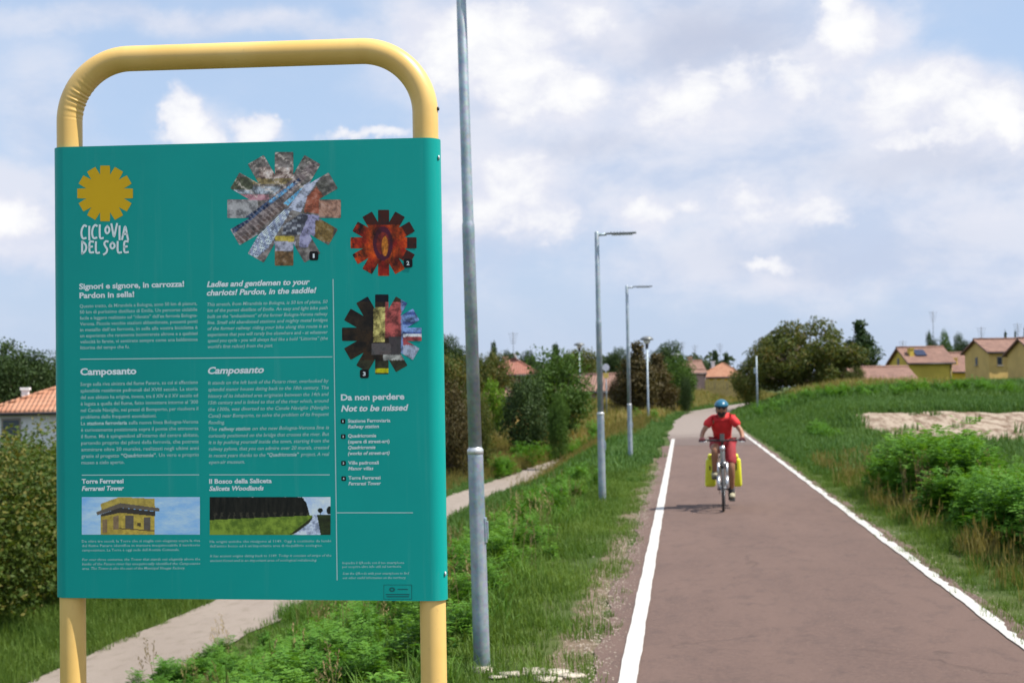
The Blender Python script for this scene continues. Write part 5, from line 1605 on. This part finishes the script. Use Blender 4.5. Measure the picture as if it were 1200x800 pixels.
scatter('tall_weeds', pts3(X[k_], Y[k_]), S[k_], c_tall, 5, 12)
# darker bushy weeds on the slope beyond the lamp row and sparse ones on the far levee
Xs = []; Ys = []
for (n, px, py, rx, ry) in [(60, 640, 545, 1.6, 3.0), (40, 670, 538, 1.2, 3.0), (30, 720, 470, 3, 4), (40, 600, 560, .6, 2), (25, 1175, 462, 2.5, 6), (30, 1040, 462, 4, 6), (20, 1120, 458, 3, 4), (30, 945, 470, 3, 5)]:
    p = ground_at(px, py) if py > 475 else at(px, py, 80); a_, b_ = patch(n, p.x, p.y, rx, ry); Xs.append(a_); Ys.append(b_)
X = np.concatenate(Xs); Y = np.concatenate(Ys); xb, u, onp, trk = zones(X, Y); k_ = ~onp & ~trk & ((u > 1.5) | (xb > 3.5))
rg = np.random.default_rng(78)
Xd, Yd = patch(14, *(lambda q: (q.x, q.y))(ground_at(1125, 600)), .8, 1.2)
scatter('dry_weed_stalks', pts3(Xd, Yd), rg.uniform(.8, 1.3, 14), c_stalk, 4, 14)
scatter('slope_weeds', pts3(X[k_], Y[k_]), rg.uniform(.5, .95, k_.sum()), c_tall, 5, 13)

# ---------------------------------------------------------------- cyclist
M_skin = simple('skin_tanned', (.31, .145, .08), .5, var=.1, nscale=8)
M_shirt = simple('red_shirt', (.60, .018, .022), .75, var=.12, nscale=9, bump=.4, bscale=14)
M_shorts = simple('dark_red_shorts', (.30, .022, .03), .8, var=.2, nscale=9, bump=.4, bscale=14)
M_helmet = simple('blue_helmet_shell', (.015, .12, .20), .3, var=.05)
M_black = simple('black_rubber', (.015, .015, .016), .7)
M_tyre = simple('tyre_rubber', (.05, .05, .052), .8, nscale=40)
M_alu = simple('brushed_alloy', (.52, .54, .57), .35, .7)
M_bframe = simple('bike_frame_grey', (.22, .24, .27), .35, .3)
M_pannier = simple('yellow_pannier_fabric', (.70, .70, .025), .45, var=.08, nscale=6, bump=.3, bscale=10)
M_shoe = simple('tan_shoe', (.36, .33, .22), .7)
M_sock = simple('dark_sock', (.06, .06, .065), .85)
M_beard = simple('dark_hair', (.025, .018, .014), .8)
M_lens = simple('dark_lens', (.01, .01, .012), .1)
M_glove = simple('dark_red_glove', (.10, .018, .022), .8)

def skin(name, verts, edges, radii, mat, parent, subd=2, root=0):
    me = bpy.data.meshes.new(name); me.from_pydata([tuple(v) for v in verts], edges, []); me.update()
    o = bpy.data.objects.new(name, me); C.objects.link(o)
    sk = o.modifiers.new('skin', 'SKIN'); sk.use_smooth_shade = True
    sv = me.skin_vertices[0].data
    for i, r in enumerate(radii):
        sv[i].radius = r if hasattr(r, '__len__') else (r, r)
        sv[i].use_root = (i == root)
    ss = o.modifiers.new('sub', 'SUBSURF'); ss.levels = subd; ss.render_levels = subd
    dg = bpy.context.evaluated_depsgraph_get()
    m2 = bpy.data.meshes.new_from_object(o.evaluated_get(dg))
    o.modifiers.clear(); o.data = m2; bpy.data.meshes.remove(me); m2.name = name
    m2.materials.clear(); m2.materials.append(mat); m2.shade_smooth()
    o.parent = parent
    return o

fw = at(848, 600, 1); d = ray(848, 600); t_ = EYE / -d.z; fw = CAM + d * t_
BY = fw.y; BX = fw.x; GZ = .012
FACE = -R_(0)
# bicycle: local y backwards from the front contact point, +x = image right
bike = empty('bicycle', (BX, BY, GZ), R_(-2.0), 'grey touring bicycle ridden towards the camera, carrying yellow panniers', 'bicycle')
WR = .345; WB = 1.08
def wheel(y, nm):
    M_ = Matrix.Rotation(R_(90), 3, 'Y')
    w = empty(nm, (0, y, WR)); w.parent = bike
    g = G(); g.tube([(0, (WR - .022) * math.cos(a), (WR - .022) * math.sin(a)) for a in np.linspace(0, 2 * math.pi, 48, endpoint=False)], .022, 10, closed=True); g.build('tyre', M_tyre, w)
    g = G(); g.tube([(0, (WR - .052) * math.cos(a), (WR - .052) * math.sin(a)) for a in np.linspace(0, 2 * math.pi, 48, endpoint=False)], .012, 8, closed=True); g.build('rim', M_alu, w)
    g = G()
    for k in range(24):
        a = k * 2 * math.pi / 24; s = 1 if k % 2 else -1
        g.tube([(s * .03, .025 * math.cos(a + .5 * s), .025 * math.sin(a + .5 * s)), (0, (WR - .055) * math.cos(a), (WR - .055) * math.sin(a))], .0013, 4, False)
    g.build('spokes', M_alu, w)
    g = G(); g.tube([(-.05, 0, 0), (.05, 0, 0)], .02, 12); g.build('hub', M_bframe, w)
wheel(0, 'front_wheel'); wheel(WB, 'rear_wheel')
HT = Vector((0, .17, .90)); HB = Vector((0, .125, .74)); BB = Vector((0, .64, .29)); ST = Vector((0, .80, .80)); RA = Vector((0, WB, WR))
g = G(); g.tube([HB, BB], .024, 12); g.tube([HT, ST + Vector((0, 0, -.06))], .019, 12); g.tube([BB, ST], .017, 12); g.tube([HB + Vector((0, 0, -.03)), HT + Vector((0, .01, .04))], .022, 12)
for s in (-1, 1):
    g.tube([BB + Vector((s * .03, 0, 0)), RA + Vector((s * .065, 0, 0))], .010, 8); g.tube([ST + Vector((s * .02, 0, -.04)), RA + Vector((s * .065, 0, 0))], .009, 8)
g.build('frame', M_bframe, bike)
g = G()
g.tube([(-.065, .085, .70), (0, .10, .715), (.065, .085, .70)], .020, 10)
for s in (-1, 1):
    g.tube([(s * .062, .085, .72), (s * .062, .05, .50)], .019, 12); g.tube([(s * .062, .052, .52), (s * .062, 0, WR)], .023, 12)
g.build('suspension_fork', M_alu, bike)
g = G(); g.tube([(-.034, .0, .705), (0, -.005, .735), (.034, .0, .705)], .012, 8)
g.tube([(0, WR * 1.04 * math.sin(a), WR + WR * 1.06 * math.cos(a)) for a in np.linspace(-.5, 1.2, 12)], .024, 8); g.build('mudguard', M_black, bike)
g = G(); g.tube([(0, .165, .92), (0, .185, 1.0), (0, .15, 1.045)], .018, 10)
g.tube([(-.34, .235, 1.045), (-.22, .20, 1.05), (-.08, .16, 1.045), (.08, .16, 1.045), (.22, .20, 1.05), (.34, .235, 1.045)], .014, 10); g.build('handlebar', M_black, bike)
for s in (-1, 1):
    g = G(); g.tube([(s * .345, .237, 1.044), (s * .25, .21, 1.05)], .019, 12); g.build('grip', M_black, bike)
    g = G(); g.tube([(s * .23, .19, 1.045), (s * .25, .13, 1.03), (s * .33, .15, 1.025)], .006, 6); g.build('brake_lever', M_alu, bike)
g = G(); g.lathe([(.02, -.03), (.042, 0), (.044, .03)], 16, (0, .06, .93), Matrix.Rotation(R_(90), 3, 'X')); g.build('headlight', M_alu, bike)
g = G(); g.box((0, .13, 1.09), (.07, .02, .13), Matrix.Rotation(R_(-30), 3, 'X'), .008); g.build('display', M_black, bike)
g = G(); g.lathe([(.03, -.10), (.034, -.09), (.034, .09), (.03, .10)], 16, (0, .145, .82), Matrix.Rotation(R_(12), 3, 'X')); g.build('head_tube', M_alu, bike)
g = G(); g.tube([(0, .79, .78), (0, .815, .93)], .014, 10); g.build('seat_post', M_alu, bike)
g = G(); g.ball((0, .86, .955), (.08, .10, .035)); g.ball((0, .74, .955), (.03, .12, .025)); g.build('saddle', M_black, bike)
ang0 = R_(84)      # crank: image-left pedal up
cr = .17
PU = Vector((-.13, BB.y - cr * math.cos(ang0) * 1, BB.z + cr * math.sin(ang0))); PD = Vector((.13, BB.y + cr * math.cos(ang0), BB.z - cr * math.sin(ang0)))
g = G(); g.tube([BB + Vector((-.08, 0, 0)), Vector((-.085, PU.y, PU.z))], .011, 8); g.tube([BB + Vector((.08, 0, 0)), Vector((.085, PD.y, PD.z))], .011, 8); g.tube([BB + Vector((-.09, 0, 0)), BB + Vector((.09, 0, 0))], .02, 10)
g.lathe([(.085, -.003), (.09, 0), (.085, .003)], 24, BB + Vector((-.06, 0, 0)), Matrix.Rotation(R_(90), 3, 'Y')); g.build('crank', M_black, bike)
for q in (PU, PD):
    g = G(); g.box(q, (.09, .09, .018), None, .004); g.build('pedal', M_black, bike)
g = G()
for s in (-1, 1):
    g.tube([(s * .065, .86, .76), (s * .065, WB + .20, .76)], .006, 6); g.tube([(s * .065, WB, .76), (s * .075, WB, WR)], .006, 6); g.tube([(s * .065, WB + .18, .76), (s * .075, WB, WR)], .006, 6)
for k in range(4): g.tube([(-.065, .90 + .12 * k, .76), (.065, .90 + .12 * k, .76)], .005, 6)
g.build('rear_rack', M_black, bike)

# panniers: roll-top bags hanging from the rack
def pannier(s, label):
    root = empty('pannier_bag', Vector((BX, BY, GZ)) + Matrix.Rotation(R_(-2.0), 3, 'Z') @ Vector((s * .20, WB - .02, .52)), R_(-2.0), label, 'pannier bag', 'yellow panniers on the rear rack')
    bm = bmesh.new(); bmesh.ops.create_cube(bm, size=1)
    for v in bm.verts:
        up = v.co.z > 0
        v.co = Vector((v.co.x * (.17 if not up else .13), v.co.y * (.30 if not up else .34), v.co.z * .44))
    bmesh.ops.bevel(bm, geom=bm.edges[:], offset=.045, segments=3, affect='EDGES', profile=.6)
    bmesh.ops.subdivide_edges(bm, edges=bm.edges[:], cuts=1, use_grid_fill=True)
    for v in bm.verts:
        n_ = mn.noise(v.co * 9 + Vector((s * 3, 0, 0))); v.co += Vector((v.co.x, v.co.y, 0)).normalized() * n_ * .012 if v.co.xy.length > 1e-4 else Vector()
    me = bpy.data.meshes.new('bag_body'); bm.to_mesh(me); bm.free(); me.shade_smooth(); me.materials.append(M_pannier); mkobj('bag_body', me, root)
    g = G(); g.tube([(0, -.17, .245), (0, 0, .25), (0, .17, .245)], [.035, .04, .035], 10); g.build('roll_top', M_pannier, root)
    g = G()
    g.box((s * .002, -.165, .12), (.02, .008, .16))
    g.build('strap', M_black, root)
    return root
pannier(-1, 'yellow pannier bag hanging on the left side of the rack as seen in the photo')
pannier(1, 'yellow pannier bag hanging on the right side of the rack as seen in the photo')

# person, in the bicycle's frame
man = empty('person', (BX, BY, GZ), R_(-2.0), 'cyclist in red T-shirt, dark red shorts, blue helmet and dark glasses riding towards the camera', 'person')
V = []; E = []; RD = []
def vt(p, r): V.append(Vector(p)); RD.append(r); return len(V) - 1
def ch(prev, lst):
    for p, r in lst:
        k = vt(p, r)
        if prev is not None: E.append((prev, k))
        prev = k
    return prev
pel = vt((0, .80, 1.00), (.135, .12))
wst = ch(pel, [((0, .74, 1.12), (.125, .105)), ((0, .64, 1.22), (.135, .105)), ((0, .53, 1.305), (.125, .09)), ((0, .46, 1.370), (.065, .06))])
chest = wst - 1
neck = ch(wst, [((0, .42, 1.44), (.052, .052)), ((0, .385, 1.48), (.050, .050))])
ank = {}
HA = {}
for s in (-1, 1):
    sh = ch(chest, [((s * .145, .49, 1.330), .040), ((s * .198, .46, 1.300), .042)])
    el_ = Vector((s * .285, .40, 1.175))
    ch(sh, [((s * .235, .435, 1.25), .043), (el_, .037), ((s * .30, .32, 1.12), .035), ((s * .302, .262, 1.075), .026), ((s * .30, .235, 1.066), (.034, .022))])
    hp = ch(pel, [((s * .095, .77, .97), (.095, .095))])
    if s < 0:
        ch(hp, [((-.11, .62, .96), .083), ((-.115, .44, .90), .060), ((-.12, .46, .80), .056), ((-.122, .52, .66), .047), ((-.125, .60, .55), .034)])
        ank[s] = Vector((-.125, .60, .55))
    else:
        ch(hp, [((.115, .65, .82), .080), ((.125, .55, .62), .058), ((.128, .58, .52), .055), ((.13, .64, .36), .044), ((.13, .69, .245), .033)])
        ank[s] = Vector((.13, .69, .245))
body = skin('body', V, E, RD, M_skin, man, 2, pel)
# shirt over torso and upper arms
V = []; E = []; RD = []
p0 = vt((0, .79, 1.02), (.150, .132)); k = ch(p0, [((0, .735, 1.12), (.15, .128)), ((0, .64, 1.22), (.168, .138)), ((0, .53, 1.315), (.182, .135)), ((0, .47, 1.385), (.125, .105)), ((0, .445, 1.42), (.070, .070))])
for s in (-1, 1): ch(3, [((s * .155, .487, 1.345), .082), ((s * .208, .455, 1.305), .074), ((s * .245, .43, 1.235), .070)])
skin('shirt', V, E, RD, M_shirt, man, 2, p0)
V = []; E = []; RD = []
p0 = vt((0, .80, 1.00), (.148, .135)); 
a = ch(p0, [((-.10, .76, .965), (.11, .108)), ((-.113, .62, .965), .098), ((-.117, .505, .925), .083)])
a = ch(p0, [((.10, .765, .955), (.11, .108)), ((.118, .66, .82), .097), ((.127, .565, .645), .080)])
skin('shorts', V, E, RD, M_shorts, man, 2, p0)
# calves/socks/shoes
for s in (-1, 1):
    A = ank[s]; pd = PU if s < 0 else PD
    g = G(); g.tube([A + Vector((0, -.03, .09)), A, A + Vector((0, .01, -.05))], [.042, .040, .040], 12); g.build('sock', M_sock, man)
    V = []; E = []; RD = []
    toe = Vector((pd.x * 1.0, pd.y - .10, pd.z + .045)); heel = A + Vector((0, .045, -.06))
    i0 = vt(A + Vector((0, 0, -.035)), .045); i1 = ch(i0, [(heel.lerp(A, .2), (.042, .04)), ]); ch(i0, [((A + toe) / 2 + Vector((0, -.005, -.02)), (.048, .036)), (toe, (.046, .028))])
    skin('shoe', V, E, RD, M_shoe, man, 2, i0)
    g = G(); c = (heel + toe) / 2; L = (toe - heel).length; an = math.atan2(toe.z - heel.z, -(toe.y - heel.y))
    g.box(c + Vector((0, -.01, -.045)), (.088, L * 1.25, .022), Matrix.Rotation(-an, 3, 'X'), .009); g.build('shoe_sole', M_black if s > 0 else M_black, man)
# hands in gloves, closed round the grips
for s in (-1, 1):
    V = []; E = []; RD = []
    c = Vector((s * .298, .226, 1.048))
    wr = vt((s * .301, .262, 1.078), (.028, .024)); pm = ch(wr, [((s * .299, .228, 1.078), (.042, .022))])
    for q in range(4):
        x = s * (.298 + (q - 1.5) * .021); l = [.92, 1.05, 1.0, .82][q]
        ch(pm, [((x, .205, 1.076), .0105), ((x, .205 - .022 * l, 1.058), .0098), ((x, .205 - .018 * l, 1.032), .0092), ((x, .205 + .012 * l, 1.022), .0085)])
    ch(pm, [((s * .258, .232, 1.062), .0115), ((s * .250, .216, 1.040), .0105), ((s * .252, .200, 1.028), .009)])
    skin('glove', V, E, RD, M_glove, man, 1, wr)
# head
HC = Vector((0, .325, 1.518)); T = Matrix.Rotation(R_(6), 3, 'X')
bm = bmesh.new(); bmesh.ops.create_uvsphere(bm, u_segments=28, v_segments=20, radius=1)
for v in bm.verts:
    x, y, z = v.co
    w_ = 1 - .22 * max(0, -z) ** 1.5
    X_ = x * .077 * w_; Y_ = y * .098; Z_ = z * .118
    f_ = max(0, -y)
    if f_ > .55: Y_ *= .95
    nose = math.exp(-((x * .077) / .014) ** 2 - ((Z_ + .008) / .026) ** 2) * .026 * (f_ > .3)
    brow = math.exp(-((Z_ - .032) / .012) ** 2) * .005 * (f_ > .4)
    eye = sum(math.exp(-((X_ - e * .030) / .014) ** 2 - ((Z_ - .014) / .012) ** 2) for e in (-1, 1)) * .007 * (f_ > .4)
    chin = math.exp(-((Z_ + .095) / .025) ** 2 - (X_ / .03) ** 2) * .012 * (f_ > .2)
    mouth = math.exp(-((Z_ + .052) / .006) ** 2 - (X_ / .022) ** 2) * .004 * (f_ > .4)
    Y_ -= nose + brow + chin - eye - mouth
    v.co = T @ Vector((X_, Y_, Z_)) + HC
me = bpy.data.meshes.new('head'); bm.to_mesh(me); bm.free(); me.shade_smooth(); me.materials.append(M_skin); hd = mkobj('head', me, man)
for s in (-1, 1):
    g = G(); g.ball(HC + T @ Vector((s * .078, .005, -.002)), (.010, .018, .030)); g.build('ear', M_skin, hd)
    g = G(); g.ball(HC + T @ Vector((s * .031, -.084, .014)), (.027, .012, .019), 14, 10); g.build('sunglass_lens', M_lens, hd)
g = G(); g.tube([HC + T @ Vector((x, y, .020)) for x, y in ((-.080, .0), (-.072, -.055), (-.055, -.082), (0, -.098), (.055, -.082), (.072, -.055), (.080, 0))], .004, 6); g.build('sunglass_frame', M_black, hd)
# beard and hair as shells
def shell(cond, name, grow=1.06):
    bm = bmesh.new(); bm.from_mesh(hd.data)
    kill = [f for f in bm.faces if not cond(T.inverted() @ (f.calc_center_median() - HC))]
    bmesh.ops.delete(bm, geom=kill, context='FACES')
    for v in bm.verts: v.co = HC + (v.co - HC) * grow
    geo_ = bmesh.ops.extrude_face_region(bm, geom=bm.faces[:])
    for v in [e for e in geo_['geom'] if isinstance(e, bmesh.types.BMVert)]: v.co = HC + (v.co - HC) * 1.03
    me = bpy.data.meshes.new(name); bm.to_mesh(me); bm.free(); me.shade_smooth(); me.materials.append(M_beard); mkobj(name, me, man)
shell(lambda p: p.z < -.035 and p.y < .03 and not (abs(p.x) < .02 and -.058 < p.z < -.045), 'beard', 1.03)
shell(lambda p: p.y > .02 and p.z > -.05, 'hair', 1.03)
# helmet: smooth shell with dark air vents set into it
def hel(a, b, gr=1.0):      # a: angle across, b: angle from front over the top
    x = math.sin(a); y = -math.cos(a) * math.cos(b); z = math.cos(a) * math.sin(b)
    return HC + T @ Vector((x * .098 * gr, y * .134 * gr + .008, max(0, z) * .106 * gr + .026))
bm = bmesh.new(); bmesh.ops.create_uvsphere(bm, u_segments=36, v_segments=20, radius=1)
bmesh.ops.delete(bm, geom=[f for f in bm.faces if f.calc_center_median().z < .10], context='FACES')
for v in bm.verts: v.co = HC + T @ Vector((v.co.x * .098, v.co.y * .134 + .008, v.co.z * .106 + .026))
bmesh.ops.solidify(bm, geom=bm.faces[:], thickness=-.012)
me = bpy.data.meshes.new('helmet'); bm.to_mesh(me); bm.free(); me.shade_smooth(); me.materials.append(M_helmet); hm = mkobj('helmet', me, man)
for a in (-.62, -.31, 0, .31, .62):
    for (b0, b1) in ((.35, .95), (1.15, 1.8), (2.0, 2.6)):
        g = G(); L_ = []; R2_ = []
        for q in range(6):
            b = b0 + (b1 - b0) * q / 5; w = .055 * math.sin(math.pi * (q + .6) / 6.2)
            L_.append(hel(a - w, b, 1.012)); R2_.append(hel(a + w, b, 1.012))
        g.add(L_ + R2_, [(q, q + 1, q + 7, q + 6) for q in range(5)]); g.build('vent', M_black, hm)
g = G(); g.tube([HC + T @ Vector((.100 * math.cos(a), .134 * math.sin(a) + .008, .040)) for a in np.linspace(0, 2 * math.pi, 30, endpoint=False)], .0055, 6, closed=True); g.build('helmet_rim', M_black, hm)
g = G()
g.tube([HC + T @ Vector(p) for p in ((-.084, .0, .03), (-.078, -.02, -.05), (-.035, -.04, -.120), (.035, -.04, -.120), (.078, -.02, -.05), (.084, .0, .03))], .005, 6); g.build('chin_strap', M_black, hm)
